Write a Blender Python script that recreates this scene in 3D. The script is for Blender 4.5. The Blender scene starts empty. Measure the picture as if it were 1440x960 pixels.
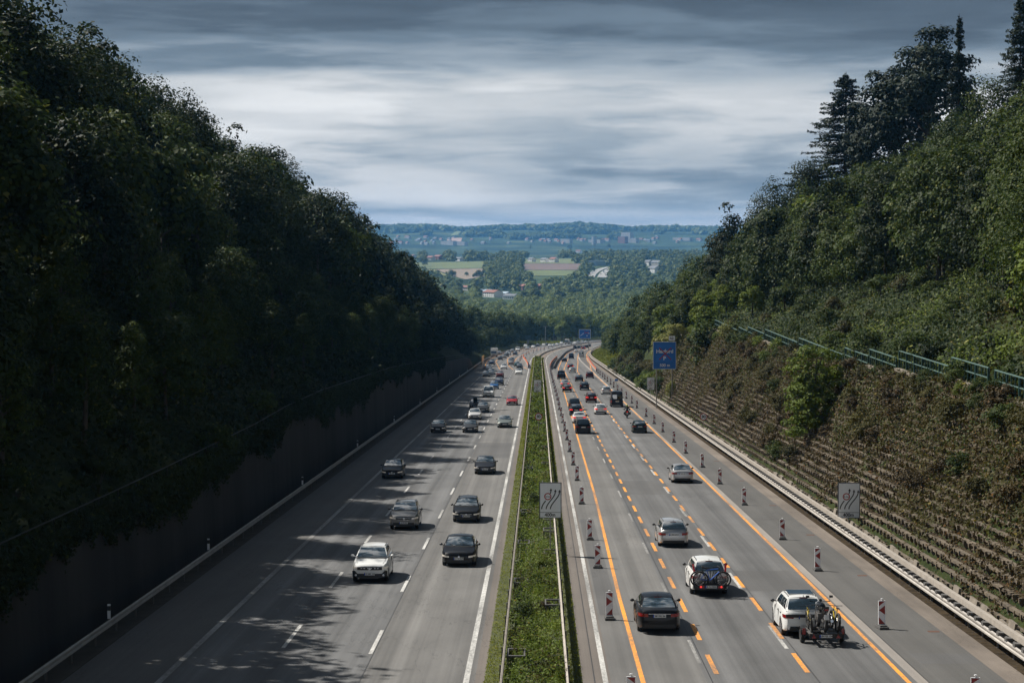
import bpy, bmesh, math, random
import numpy as np
from mathutils import Vector, Matrix, Euler, noise as mnoise

R = math.radians
rnd = random.Random(7)
sc = bpy.context.scene
COL = sc.collection

# ------------------------------------------------------------------ camera numbers
F = 2750.0                    # focal length in photo pixels (photo 1440 wide)
PITCH = math.atan(145 / F)    # camera looks this far below the horizon
YAW = math.atan(37 / F)       # and this far to the left of the road's direction
GRADE = math.tan(math.atan(145 / F) - math.atan(28 / F))
CAMH = 13.31

def Xc(y):
    """lateral offset of the road axis: straight, then a long bend to the right"""
    y = min(max(y, 0), 1450)
    return 0.0 if y < 640 else 1.0e-4 * (y - 640) ** 2

def head(y):
    return 0.0 if y < 640 else math.atan(2.0e-4 * (min(y, 1450) - 640))

def zroad(y):
    return -CAMH - GRADE * y

CAM_M = Euler((math.pi / 2 - PITCH, 0, YAW), 'XYZ').to_matrix()

def ray(px, py):
    return (CAM_M @ Vector(((px - 720) / F, -(py - 480) / F, -1))).normalized()

def on_road(px, py):
    d = ray(px, py)
    t = -CAMH / (d.z + GRADE * d.y)
    return d * t

def project(p):
    q = CAM_M.transposed() @ Vector(p)
    return 720 + F * q.x / -q.z, 480 - F * q.y / -q.z

# ------------------------------------------------------------------ small helpers
def interp(x, pts):
    if x <= pts[0][0]: return pts[0][1]
    for (x0, y0), (x1, y1) in zip(pts, pts[1:]):
        if x <= x1:
            return y0 + (y1 - y0) * (x - x0) / (x1 - x0)
    return pts[-1][1]

def sstep(a, b, x):
    t = min(1, max(0, (x - a) / (b - a)))
    return t * t * (3 - 2 * t)

class MB:
    """collects geometry; build() links it as ONE mesh object"""
    def __init__(s): s.v = []; s.f = []; s.m = []
    def add(s, vs, fs, mi=0):
        o = len(s.v); s.v += [tuple(v) for v in vs]
        s.f += [tuple(i + o for i in f) for f in fs]; s.m += [mi] * len(fs); return s
    def box(s, c, d, rot=None, mi=0):
        x, y, z = d[0] / 2, d[1] / 2, d[2] / 2
        vs = [Vector((a * x, b * y, e * z)) for a in (-1, 1) for b in (-1, 1) for e in (-1, 1)]
        if rot is not None: vs = [rot @ v for v in vs]
        c = Vector(c)
        return s.add([v + c for v in vs], [(0, 1, 3, 2), (4, 6, 7, 5), (0, 4, 5, 1), (2, 3, 7, 6), (0, 2, 6, 4), (1, 5, 7, 3)], mi)
    def quad(s, a, b, c, d, mi=0): return s.add([a, b, c, d], [(0, 1, 2, 3)], mi)
    def tube(s, pts, r, n=8, mi=0, caps=True):
        pts = [Vector(p) for p in pts]; k = len(pts)
        rs = r if isinstance(r, (list, tuple)) else [r] * k
        vs = []
        for i, p in enumerate(pts):
            t = (pts[min(i + 1, k - 1)] - pts[max(i - 1, 0)]).normalized()
            a = t.cross(Vector((0, 0, 1)) if abs(t.z) < .9 else Vector((1, 0, 0))).normalized(); b = t.cross(a)
            for j in range(n):
                w = 2 * math.pi * j / n
                vs.append(p + (a * math.cos(w) + b * math.sin(w)) * rs[i])
        fs = [(i * n + j, i * n + (j + 1) % n, (i + 1) * n + (j + 1) % n, (i + 1) * n + j) for i in range(k - 1) for j in range(n)]
        if caps: fs += [tuple(range(n))[::-1], tuple((k - 1) * n + j for j in range(n))]
        return s.add(vs, fs, mi)
    def lathe(s, c, axis, prof, n=20, mi=0):
        """prof: (radius, offset along axis)"""
        c = Vector(c); t = Vector(axis).normalized()
        a = t.cross(Vector((0, 0, 1)) if abs(t.z) < .9 else Vector((1, 0, 0))).normalized(); b = t.cross(a)
        vs = []
        for r, h in prof:
            for j in range(n):
                w = 2 * math.pi * j / n
                vs.append(c + t * h + (a * math.cos(w) + b * math.sin(w)) * r)
        k = len(prof)
        fs = [(i * n + j, i * n + (j + 1) % n, (i + 1) * n + (j + 1) % n, (i + 1) * n + j) for i in range(k - 1) for j in range(n)]
        return s.add(vs, fs, mi)
    def prism(s, poly, d, mi=0):
        """poly: list of 3D points (flat), extruded by vector d"""
        n = len(poly); d = Vector(d); poly = [Vector(p) for p in poly]
        fs = [tuple(range(n)), tuple(range(2 * n - 1, n - 1, -1))] + [(i, (i + 1) % n, n + (i + 1) % n, n + i) for i in range(n)]
        return s.add(poly + [p + d for p in poly], fs, mi)
    def mesh(s, name, mats, smooth=None):
        me = bpy.data.meshes.new(name)
        me.from_pydata(s.v, [], s.f)
        for m in mats: me.materials.append(m)
        if len(mats) > 1: me.polygons.foreach_set('material_index', s.m)
        me.update()
        if smooth:
            me.polygons.foreach_set('use_smooth', [True] * len(me.polygons))
            if smooth < 179: me.set_sharp_from_angle(angle=R(smooth))
        return me
    def build(s, name, mats, parent=None, smooth=None, loc=None):
        if not isinstance(mats, (list, tuple)): mats = [mats]
        return link(name, s.mesh(name, mats, smooth), parent, loc)

def link(name, data, parent=None, loc=None):
    o = bpy.data.objects.new(name, data); COL.objects.link(o)
    if parent is not None: o.parent = parent
    if loc is not None: o.location = loc
    return o

def tag(o, label, cat, group=None):
    o['label'] = label; o['category'] = cat
    if group: o['group'] = group
    return o

def structure(o): o['kind'] = 'structure'; return o
def stuff(o): o['kind'] = 'stuff'; return o

def thing(name, label, cat, loc=(0, 0, 0), rot=(0, 0, 0), group=None):
    o = link(name, None, None, loc); o.rotation_euler = rot; o.empty_display_size = .3
    return tag(o, label, cat, group)

def dup(root, loc, rot, label=None, group=None, scale=None, skip=()):
    r = root.copy(); COL.objects.link(r); r.location = loc; r.rotation_euler = rot
    if label: r['label'] = label
    if group: r['group'] = group
    if scale is not None: r.scale = scale if isinstance(scale, (tuple, list)) else (scale,) * 3
    for ch in list(root.children):
        if ch.name.split('.')[0] in skip: continue
        c = ch.copy(); COL.objects.link(c); c.parent = r
        for g in ch.children:
            d = g.copy(); COL.objects.link(d); d.parent = c
    return r

def np_mesh(name, V, Q, mats):
    """fast mesh from numpy arrays: V (n,3), Q (m,k)"""
    me = bpy.data.meshes.new(name)
    n, k = len(Q), Q.shape[1]
    me.vertices.add(len(V)); me.vertices.foreach_set('co', np.ascontiguousarray(V, dtype=np.float32).ravel())
    me.loops.add(n * k); me.loops.foreach_set('vertex_index', np.ascontiguousarray(Q, dtype=np.int32).ravel())
    me.polygons.add(n); me.polygons.foreach_set('loop_start', np.arange(0, n * k, k, dtype=np.int32))
    for m in (mats if isinstance(mats, (list, tuple)) else [mats]): me.materials.append(m)
    me.update(calc_edges=True)
    return me

def text_mesh(s, size, mat, name='lettering', depth=0.004):
    cu = bpy.data.curves.new('t', 'FONT'); cu.body = s; cu.size = size; cu.align_x = 'CENTER'; cu.align_y = 'CENTER'; cu.extrude = depth / 2; cu.offset = size * .025
    ob = bpy.data.objects.new('t', cu); COL.objects.link(ob)
    dg = bpy.context.evaluated_depsgraph_get(); dg.update()
    me = bpy.data.meshes.new_from_object(ob.evaluated_get(dg)); me.name = name
    bpy.data.objects.remove(ob); bpy.data.curves.remove(cu)
    me.transform(Matrix.Rotation(R(90), 4, 'X'))
    me.materials.clear(); me.materials.append(mat)
    return me

# ------------------------------------------------------------------ materials
def nodes(name):
    m = bpy.data.materials.new(name); m.use_nodes = True
    nt = m.node_tree; return m, nt, nt.nodes['Principled BSDF']

def mat(name, col, rough=.6, metal=0, var=0, scale=3, stretch=(1, 1, 1), bump=0, coat=0, spec=.5, emit=0, detail=6):
    m, nt, p = nodes(name); N = nt.nodes; L = nt.links
    p.inputs['Base Color'].default_value = (*col, 1); p.inputs['Roughness'].default_value = rough
    p.inputs['Metallic'].default_value = metal; p.inputs['Coat Weight'].default_value = coat
    p.inputs['Coat Roughness'].default_value = .06
    p.inputs['Specular IOR Level'].default_value = spec
    if emit:
        p.inputs['Emission Color'].default_value = (*col, 1); p.inputs['Emission Strength'].default_value = emit
    if var or bump:
        tc = N.new('ShaderNodeTexCoord'); mp = N.new('ShaderNodeMapping'); mp.inputs['Scale'].default_value = stretch
        L.new(tc.outputs['Object'], mp.inputs['Vector'])
        nz = N.new('ShaderNodeTexNoise'); nz.inputs['Scale'].default_value = scale; nz.inputs['Detail'].default_value = detail
        nz.inputs['Roughness'].default_value = .65
        L.new(mp.outputs['Vector'], nz.inputs['Vector'])
        if var:
            mr = N.new('ShaderNodeMapRange'); mr.inputs['From Min'].default_value = .25; mr.inputs['From Max'].default_value = .75
            mr.inputs['To Min'].default_value = 1 - var; mr.inputs['To Max'].default_value = 1 + var
            L.new(nz.outputs['Fac'], mr.inputs['Value'])
            mx = N.new('ShaderNodeVectorMath'); mx.operation = 'SCALE'; mx.inputs[0].default_value = col
            L.new(mr.outputs[0], mx.inputs['Scale']); L.new(mx.outputs[0], p.inputs['Base Color'])
        if bump:
            b = N.new('ShaderNodeBump'); b.inputs['Strength'].default_value = bump; b.inputs['Distance'].default_value = .05
            L.new(nz.outputs['Fac'], b.inputs['Height']); L.new(b.outputs[0], p.inputs['Normal'])
    return m

def leaf_mat(name, c1, c2, c3=None, trans=.28, rough=.6, rare=.06):
    """c1..c2 between trees and between leaves, c3 on a few leaves"""
    m, nt, p = nodes(name); N = nt.nodes; L = nt.links
    geo = N.new('ShaderNodeNewGeometry'); oi = N.new('ShaderNodeObjectInfo')
    tc = N.new('ShaderNodeTexCoord'); nz = N.new('ShaderNodeTexNoise'); nz.inputs['Scale'].default_value = .45; nz.inputs['Detail'].default_value = 2
    L.new(tc.outputs['Object'], nz.inputs['Vector'])
    def mth(op, a, b):
        n = N.new('ShaderNodeMath'); n.operation = op
        for i, x in enumerate((a, b)):
            if isinstance(x, (int, float)): n.inputs[i].default_value = x
            else: L.new(x, n.inputs[i])
        return n.outputs[0]
    f = mth('ADD', mth('MULTIPLY', oi.outputs['Random'], .62), mth('MULTIPLY', geo.outputs['Random Per Island'], .20))
    f = mth('ADD', f, mth('MULTIPLY', mth('SUBTRACT', nz.outputs['Fac'], .36), 1.15))
    mix = N.new('ShaderNodeMix'); mix.data_type = 'RGBA'
    mix.inputs[6].default_value = (*c1, 1); mix.inputs[7].default_value = (*c2, 1); L.new(f, mix.inputs[0])
    out = mix.outputs[2]
    if c3:
        g = mth('GREATER_THAN', geo.outputs['Random Per Island'], 1 - rare)
        m2 = N.new('ShaderNodeMix'); m2.data_type = 'RGBA'; L.new(g, m2.inputs[0]); L.new(out, m2.inputs[6]); m2.inputs[7].default_value = (*c3, 1)
        out = m2.outputs[2]
    L.new(out, p.inputs['Base Color']); p.inputs['Roughness'].default_value = rough; p.inputs['Specular IOR Level'].default_value = .12
    tr = N.new('ShaderNodeBsdfTranslucent'); L.new(out, tr.inputs['Color'])
    ms = N.new('ShaderNodeMixShader'); ms.inputs[0].default_value = trans
    L.new(p.outputs[0], ms.inputs[1]); L.new(tr.outputs[0], ms.inputs[2])
    L.new(ms.outputs[0], N['Material Output'].inputs['Surface'])
    return m

def road_mat(name, col, streak=.22, blot=.12, track=.07):
    """weathered asphalt: fine grain, blotches and long wheel-track bands along the lanes"""
    m, nt, p = nodes(name); N = nt.nodes; L = nt.links
    tc = N.new('ShaderNodeTexCoord')
    def noise(scale, stretch, det=4):
        mp = N.new('ShaderNodeMapping'); mp.inputs['Scale'].default_value = stretch; L.new(tc.outputs['Object'], mp.inputs['Vector'])
        nz = N.new('ShaderNodeTexNoise'); nz.inputs['Scale'].default_value = scale; nz.inputs['Detail'].default_value = det; nz.inputs['Roughness'].default_value = .6
        L.new(mp.outputs[0], nz.inputs['Vector']); return nz.outputs['Fac']
    def rng(v, a, b, f0=.3, f1=.7):
        r = N.new('ShaderNodeMapRange'); r.inputs[1].default_value = f0; r.inputs[2].default_value = f1; r.inputs[3].default_value = a; r.inputs[4].default_value = b
        L.new(v, r.inputs[0]); return r.outputs[0]
    def mul(a, b):
        n = N.new('ShaderNodeMath'); n.operation = 'MULTIPLY'; L.new(a, n.inputs[0]); L.new(b, n.inputs[1]); return n.outputs[0]
    a = rng(noise(1.0, (1.15, .006, 0), 3), 1 - streak, 1 + streak)
    b = rng(noise(.35, (1, .35, 1), 5), 1 - blot, 1 + blot)
    c = rng(noise(28, (1, .6, 1), 3), .86, 1.14)
    d = rng(noise(1.0, (9, .02, 0), 3), .93, 1.07)
    sp = N.new('ShaderNodeSeparateXYZ'); L.new(tc.outputs['Object'], sp.inputs[0])
    def m2(op, u, v_):
        n = N.new('ShaderNodeMath'); n.operation = op
        for i, q in enumerate((u, v_)):
            if isinstance(q, (int, float)): n.inputs[i].default_value = q
            else: L.new(q, n.inputs[i])
        return n.outputs[0]
    # two polished wheel tracks in every lane, wandering a little
    wob = m2('MULTIPLY', noise(1.0, (.0, .012, 0), 2), 2.2)
    tr = m2('SINE', m2('ADD', m2('MULTIPLY', sp.outputs['X'], 3.36), wob), 0.0)
    e = m2('ADD', m2('MULTIPLY', tr, track), 1.0)
    # sealed cracks: thin dark wandering lines where a noise crosses its middle
    cr = m2('ABSOLUTE', m2('SUBTRACT', noise(.55, (1, .16, 1), 5), .5), 0.0)
    g_ = rng(cr, .72, 1.0, .001, .006)
    g2 = rng(noise(.06, (1, .5, 1), 3), 1.0, 0.0, .50, .56)
    gm = m2('MAXIMUM', g_, g2)
    f = mul(mul(mul(a, b), mul(c, d)), mul(e, gm))
    mx = N.new('ShaderNodeVectorMath'); mx.operation = 'SCALE'; mx.inputs[0].default_value = col; L.new(f, mx.inputs['Scale'])
    L.new(mx.outputs[0], p.inputs['Base Color']); p.inputs['Roughness'].default_value = .72; p.inputs['Specular IOR Level'].default_value = .35
    bp = N.new('ShaderNodeBump'); bp.inputs['Strength'].default_value = .25; bp.inputs['Distance'].default_value = .01
    L.new(noise(60, (1, 1, 1), 2), bp.inputs['Height']); L.new(bp.outputs[0], p.inputs['Normal'])
    return m

def worn_mat(name, col, under=(.12, .117, .112), amount=.42):
    """road paint worn through to the asphalt in specks and scrapes"""
    m, nt, p = nodes(name); N = nt.nodes; L = nt.links
    tc = N.new('ShaderNodeTexCoord')
    mp = N.new('ShaderNodeMapping'); mp.inputs['Scale'].default_value = (1, .25, 1); L.new(tc.outputs['Object'], mp.inputs['Vector'])
    n1 = N.new('ShaderNodeTexNoise'); n1.inputs['Scale'].default_value = 9; n1.inputs['Detail'].default_value = 8; n1.inputs['Roughness'].default_value = .7; L.new(mp.outputs[0], n1.inputs['Vector'])
    n2 = N.new('ShaderNodeTexNoise'); n2.inputs['Scale'].default_value = .35; n2.inputs['Detail'].default_value = 3; L.new(mp.outputs[0], n2.inputs['Vector'])
    ad = N.new('ShaderNodeMath'); ad.operation = 'ADD'; L.new(n1.outputs['Fac'], ad.inputs[0]); L.new(n2.outputs['Fac'], ad.inputs[1])
    r = N.new('ShaderNodeMapRange'); r.inputs[1].default_value = .60 + amount * .4; r.inputs[2].default_value = 1.02 + amount * .4; r.inputs[3].default_value = 0; r.inputs[4].default_value = .85; L.new(ad.outputs[0], r.inputs[0])
    mx = N.new('ShaderNodeMix'); mx.data_type = 'RGBA'; L.new(r.outputs[0], mx.inputs[0]); mx.inputs[6].default_value = (*col, 1); mx.inputs[7].default_value = (*under, 1)
    L.new(mx.outputs[2], p.inputs['Base Color']); p.inputs['Roughness'].default_value = .65; p.inputs['Specular IOR Level'].default_value = .3
    return m

M = {}
M['asphalt_old'] = road_mat('asphalt_old', (.108, .108, .108), .38, .18)
M['asphalt_fast'] = road_mat('asphalt_fast', (.124, .120, .114), .30, .16)
M['asphalt_right'] = road_mat('asphalt_right', (.110, .109, .108), .34, .17)
M['asphalt_shoulder'] = road_mat('asphalt_shoulder', (.090, .087, .082), .1)
M['asphalt_edge'] = road_mat('asphalt_edge', (.132, .114, .099), .14)
M['pale_strip'] = road_mat('pale_strip', (.26, .235, .21), .12, .2)
M['gutter'] = road_mat('gutter', (.160, .134, .111), .14, .28)
M['white_line'] = worn_mat('white_line', (.60, .59, .56))
M['grey_line'] = worn_mat('grey_line', (.44, .43, .41), amount=.2)
M['orange_line'] = worn_mat('orange_line', (.86, .34, .045), amount=.62)
M['tar'] = mat('tar', (.035, .034, .033), .5)
M['galv'] = mat('galv', (.40, .37, .335), .55, .25, var=.25, scale=1.2)
M['galv_dark'] = mat('galv_dark', (.12, .115, .11), .6, .3, var=.2)
M['pale_steel'] = mat('pale_steel', (.36, .32, .275), .6, .1, var=.25, scale=1.5)
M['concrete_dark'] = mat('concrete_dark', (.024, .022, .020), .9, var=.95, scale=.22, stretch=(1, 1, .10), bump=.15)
M['concrete'] = mat('concrete', (.20, .17, .135), .85, var=.35, scale=1.8, bump=.3)
M['crib_concrete'] = mat('crib_concrete', (.120, .095, .066), .9, var=.7, scale=1.2, bump=.3)
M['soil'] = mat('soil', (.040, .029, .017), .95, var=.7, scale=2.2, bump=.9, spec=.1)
M['ground'] = mat('ground', (.040, .050, .018), .95, var=.45, scale=.25, bump=.4)
M['rail_green'] = mat('rail_green', (.010, .040, .036), .45, .2)
M['rail_top'] = mat('rail_top', (.16, .25, .23), .4, .3)
M['iron_dark'] = mat('iron_dark', (.03, .03, .03), .6, .5)
M['white'] = mat('white', (.78, .78, .78), .45)
M['sign_white'] = mat('sign_white', (.90, .92, .95), .35, var=.03, scale=2)
M['sign_edge'] = mat('sign_edge', (.10, .105, .12), .5, .4)
M['sign_black'] = mat('sign_black', (.012, .012, .014), .5)
M['sign_red'] = mat('sign_red', (.42, .014, .018), .5)
M['sign_blue'] = mat('sign_blue', (.010, .165, .60), .45, var=.08, scale=1.5)
M['sign_blue_patch'] = mat('sign_blue_patch', (.012, .19, .68), .45)
M['post_grey'] = mat('post_grey', (.30, .29, .27), .5, .5, var=.15)
M['beacon_red'] = mat('beacon_red', (.30, .028, .022), .5, var=.12, scale=6)
M['beacon_white'] = mat('beacon_white', (.84, .84, .86), .5, var=.08, scale=6)
M['rubber'] = mat('rubber', (.09, .088, .085), .8, var=.2, scale=6)
M['barrier_orange'] = mat('barrier_orange', (.55, .11, .03), .6)
M['amber'] = mat('amber', (.85, .42, .05), .3)
M['tyre'] = mat('tyre', (.018, .018, .018), .8)
M['alloy'] = mat('alloy', (.42, .42, .43), .35, .8)
M['trim'] = mat('trim', (.016, .016, .017), .5)
M['chrome'] = mat('chrome', (.62, .63, .65), .22, .9)
M['plate'] = mat('plate', (.74, .74, .72), .45)
M['plate_blue'] = mat('plate_blue', (.01, .06, .42), .5)
M['plate_ink'] = mat('plate_ink', (.02, .02, .02), .5)
M['head_lens'] = mat('head_lens', (.55, .58, .62), .15, .3, coat=1)
M['head_lit'] = mat('head_lit', (.62, .57, .50), .2, emit=.10)
M['tail_lens'] = mat('tail_lens', (.26, .008, .010), .2, coat=1)
M['tail_lit'] = mat('tail_lit', (1.0, .05, .04), .3, emit=.6)
g, nt, p = nodes('car_glass')
p.inputs['Base Color'].default_value = (.014, .026, .032, 1); p.inputs['Roughness'].default_value = .04
p.inputs['IOR'].default_value = 2.7; p.inputs['Specular IOR Level'].default_value = .6; p.inputs['Coat Weight'].default_value = .5
M['glass'] = g
PAINT = {}
def paint(k, c, metal=.0, rough=.35):
    PAINT[k] = mat('paint_' + k, c, rough, metal, coat=.22 if max(c) < .1 else .6, spec=.2 if max(c) < .1 else .5)
paint('black', (.010, .011, .014)); paint('white', (.78, .78, .76)); paint('silver', (.50, .50, .50), .55)
paint('grey', (.20, .195, .19), .5); paint('dark', (.022, .025, .032), .2); paint('darkgrey', (.055, .058, .062), .4)
paint('red', (.33, .014, .018)); paint('darkred', (.085, .010, .010), .2); paint('blue', (.022, .11, .30), .2)
paint('darkblue', (.012, .022, .055), .2); paint('green', (.010, .026, .022), .2); paint('palegreen', (.24, .27, .25), .5)
paint('teal', (.015, .06, .065), .2); paint('cream', (.64, .60, .52)); paint('lightsilver', (.66, .66, .65), .3); paint('beige', (.42, .38, .31), .4)
# ------------------------------------------------------------------ terrain
WALL = [(40, 4.0), (70, 4.2), (100, 4.6), (134, 5.2), (150, 5.7), (175, 6.1), (260, 6.2), (400, 5.0), (545, 3.4), (575, .4), (640, .2)]
CRIB = [(60, -8.2), (105, -8.9), (118, -8.9), (132, -9.5), (150, -10.1), (166, -10.7), (182, -11.3), (210, -11.8), (240, -12.4), (272, -13.3), (330, -15.6)]
VALLEY = [(1250, -66.4), (1400, -74), (1600, -81), (2000, -85), (2600, -81), (3400, -69), (4000, -53), (4500, -48), (4900, -50),
          (5600, -64), (7000, -62), (8300, -46), (9000, -22), (10000, 24), (10700, 0)]
SKYL = [(380, 321), (460, 320), (540, 319), (600, 317), (650, 321.5), (700, 319), (760, 318), (815, 315.3), (850, 317.5), (885, 321.3), (920, 319.3), (960, 320.5), (1000, 321), (1080, 319), (1180, 322)]

def fadeL(y): return 1 - .45 * sstep(450, 720, y) - .35 * sstep(700, 980, y) - .2 * sstep(950, 1280, y)
def fadeR(y): return 1 - .40 * sstep(330, 620, y) - .35 * sstep(600, 880, y) - .25 * sstep(850, 1280, y)

def crib_h(y):
    if y < 330: return interp(y, CRIB) - zroad(y)
    return 11.3 * max(0, fadeR(y) - .2) / .8

def ground_z(x, y):
    if y < 1250: base = zroad(y)
    elif y < 10000: base = interp(y, VALLEY)
    else: base = VALLEY[-2][1]
    z = base
    xr = x - Xc(y)
    if y < 1400:
        k = 1 - sstep(1150, 1400, y)
        if xr < -19.6:
            u = -19.6 - xr
            rise = .78 * min(u, 24) + .22 * max(0, min(u - 24, 60))
            z += (interp(y, WALL) - .25 + rise * fadeL(y)) * k
        elif xr > 19.55:
            u = max(0, xr - 19.95); c = crib_h(y) - .3
            r = c * min(u / 5.9, 1)
            if u > 5.9:
                v = u - 5.9
                r += (.52 * min(v, 30) + .2 * max(0, min(v - 30, 60))) * fadeR(y) + .8 * mnoise.noise((x * .12, y * .06, 0)) * min(v / 6, 1)
            z += r * k
        else:
            z -= .35
    if y > 1500:
        z += 2.2 * mnoise.noise((x * .0016, y * .0016, 3.1)) * sstep(1500, 2200, y)
    if y > 8000:
        px = 757 + F * x / y
        top = (335 - interp(px, SKYL)) / F * 10700
        top -= 20
        t = sstep(8000, 10500, y)
        t = t * .8 + .2 * t * t
        z = z * (1 - t) + top * t - 18 * sstep(10700, 13000, y)
        z += (7 * mnoise.noise((x * .0022, y * .0022, 1.7)) + 5 * mnoise.noise((x * .007, y * .006, 5.7))) * sstep(8300, 9300, y) * (1 - sstep(10200, 10650, y) * .75)
    return z

inner = [-130, -110, -95, -80, -70, -62, -56, -50, -46, -43, -40, -36, -32, -28, -25, -22, -20.4, -19.62, -19.58, -19, -10, 0, 10, 19, 19.5, 19.6,
         21, 22.5, 24, 25.85, 26.3, 27.5, 29, 31, 34, 37, 41, 46, 51, 56, 62, 70, 80, 95, 110, 130]
ys = list(range(-20, 60, 20)) + list(range(60, 340, 8)) + list(range(340, 900, 20)) + list(range(900, 1700, 40)) + list(range(1700, 5200, 60)) + list(range(5200, 8000, 200)) + list(range(8000, 11000, 110)) + [11400, 12200, 13500]
def outer(y, k):
    far = max(260, .34 * y + 160)
    return 130 + (far - 130) * (k / 18) ** 1.25
V = []; ncol = len(inner) + 36
for y in ys:
    xs = [Xc(y) - outer(y, k) for k in range(18, 0, -1)] + [Xc(y) + a for a in inner] + [Xc(y) + outer(y, k) for k in range(1, 19)]
    V += [(x, y, ground_z(x, y)) for x in xs]
Q = [(j * ncol + i, j * ncol + i + 1, (j + 1) * ncol + i + 1, (j + 1) * ncol + i) for j in range(len(ys) - 1) for i in range(ncol - 1)]
me = np_mesh('terrain', np.array(V), np.array(Q), [M['ground']])
# grass and far wooded hills: colour by distance and noise in one procedural material
m, nt, p = nodes('terrain_cover'); N = nt.nodes; L = nt.links
tc = N.new('ShaderNodeTexCoord')
def nz(scale, det, st=(1, 1, 1)):
    mp = N.new('ShaderNodeMapping'); mp.inputs['Scale'].default_value = st; L.new(tc.outputs['Object'], mp.inputs['Vector'])
    n = N.new('ShaderNodeTexNoise'); n.inputs['Scale'].default_value = scale; n.inputs['Detail'].default_value = det; L.new(mp.outputs[0], n.inputs['Vector']); return n.outputs['Fac']
near = N.new('ShaderNodeValToRGB'); e = near.color_ramp.elements
e[0].position = .32; e[0].color = (.012, .020, .006, 1); e[1].position = .68; e[1].color = (.045, .056, .016, 1); L.new(nz(.5, 6), near.inputs[0])
far = N.new('ShaderNodeValToRGB'); e = far.color_ramp.elements
e[0].position = .38; e[0].color = (.012, .026, .014, 1); e[1].position = .62; e[1].color = (.055, .085, .035, 1)
e2 = far.color_ramp.elements.new(.74); e2.color = (.14, .15, .07, 1)
L.new(nz(.0055, 7), far.inputs[0])
sp = N.new('ShaderNodeSeparateXYZ'); L.new(tc.outputs['Object'], sp.inputs[0])
mr = N.new('ShaderNodeMapRange'); mr.inputs[1].default_value = 1500; mr.inputs[2].default_value = 2600; L.new(sp.outputs['Y'], mr.inputs[0])
mx = N.new('ShaderNodeMix'); mx.data_type = 'RGBA'; L.new(mr.outputs[0], mx.inputs[0]); L.new(near.outputs[0], mx.inputs[6]); L.new(far.outputs[0], mx.inputs[7])
L.new(mx.outputs[2], p.inputs['Base Color']); p.inputs['Roughness'].default_value = .95; p.inputs['Specular IOR Level'].default_value = .1
me.materials.clear(); me.materials.append(m)
me.polygons.foreach_set('use_smooth', [y0 > 0 for y0 in [1] * len(me.polygons)])
structure(link('terrain', me))

def ground_hit(px, py, lo=1300, hi=12500):
    d = ray(px, py); y = lo; prev = lo
    while y < hi:
        p = d * (y / d.y)
        if p.z <= ground_z(p.x, p.y):
            a, b = prev, y
            for _ in range(24):
                c = (a + b) / 2; q = d * (c / d.y)
                if q.z <= ground_z(q.x, q.y): b = c
                else: a = c
            q = d * (b / d.y); return Vector((q.x, q.y, ground_z(q.x, q.y)))
        prev = y; y += 15 if y < 6000 else 40
    return None

# ------------------------------------------------------------------ roads
def ysteps(a, b):
    r = [a]; y = a
    while y < b - 1e-6:
        y = min(b, y + (12 if y < 640 else 10)); r.append(y)
    return r

def strip(mb, x0, x1, a, b, dz, mi=0, x0f=None, x1f=None):
    ysl = ysteps(a, b); vs = []
    for y in ysl:
        l = x0f(y) if x0f else x0; r = x1f(y) if x1f else x1
        vs += [(Xc(y) + l, y, zroad(y) + dz), (Xc(y) + r, y, zroad(y) + dz)]
    mb.add(vs, [(2 * i, 2 * i + 1, 2 * i + 3, 2 * i + 2) for i in range(len(ysl) - 1)], mi)

Y0, Y1 = -15, 1440
def road(name, bands):
    root = None
    mb = MB(); mats = []
    for x0, x1, mk in bands:
        if M[mk] not in mats: mats.append(M[mk])
        strip(mb, x0, x1, Y0, Y1, 0, mats.index(M[mk]))
    return structure(mb.build(name, mats))
road_l = road('road', [(-13.75, -6.62, 'asphalt_old'), (-6.62, -2.35, 'asphalt_fast')])
shl = road('shoulder', [(-17.6, -13.75, 'asphalt_shoulder'), (-2.35, -1.98, 'asphalt_edge')])
vl = structure((lambda b: (strip(b, -19.6, -17.6, Y0, Y1, .02), b)[1])(MB()).build('verge', [mat('verge_dirt', (.05, .042, .032), .95, var=.4, scale=1.2, bump=.5)]))
road_r = road('road', [(2.7, 6.25, 'asphalt_fast'), (6.25, 14.0, 'asphalt_right')])
shr = road('shoulder', [(1.62, 2.7, 'asphalt_edge'), (14.42, 17.35, 'asphalt_shoulder'), (14.0, 14.42, 'pale_strip')])
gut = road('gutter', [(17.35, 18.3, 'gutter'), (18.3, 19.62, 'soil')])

mk = MB()
def solid(x, w, a, b, mi): strip(mk, x - w / 2, x + w / 2, a, b, .004, mi)
def solidf(pts, w, a, b, mi): strip(mk, 0, 0, a, b, .008, mi, lambda y: interp(y, pts) - w / 2, lambda y: interp(y, pts) + w / 2)
def dashes(x, w, first, ln, gap, end, mi, dz=.004, pts=None):
    y = first
    while y < end:
        xx = interp(y, pts) if pts else x
        xe = interp(y + ln, pts) if pts else x
        mk.add([(Xc(y) + xx - w / 2, y, zroad(y) + dz), (Xc(y) + xx + w / 2, y, zroad(y) + dz), (Xc(y + ln) + xe + w / 2, y + ln, zroad(y + ln) + dz), (Xc(y + ln) + xe - w / 2, y + ln, zroad(y + ln) + dz)], [(0, 1, 2, 3)], mi)
        y += ln + gap
solid(-14.0, .26, Y0, Y1, 1); solid(-2.66, .22, Y0, Y1, 0); solid(2.5, .20, Y0, Y1, 0); solid(14.5, .16, 330, Y1, 0)
dashes(-10.4, .16, 78.9, 6, 12, 900, 0); dashes(-6.72, .16, 77.5, 6, 12, 900, 0)
dashes(6.3, .14, 75.5, 5.6, 12.4, 560, 1); dashes(10.13, .16, 79.0, 6, 12, 560, 0)
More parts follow.
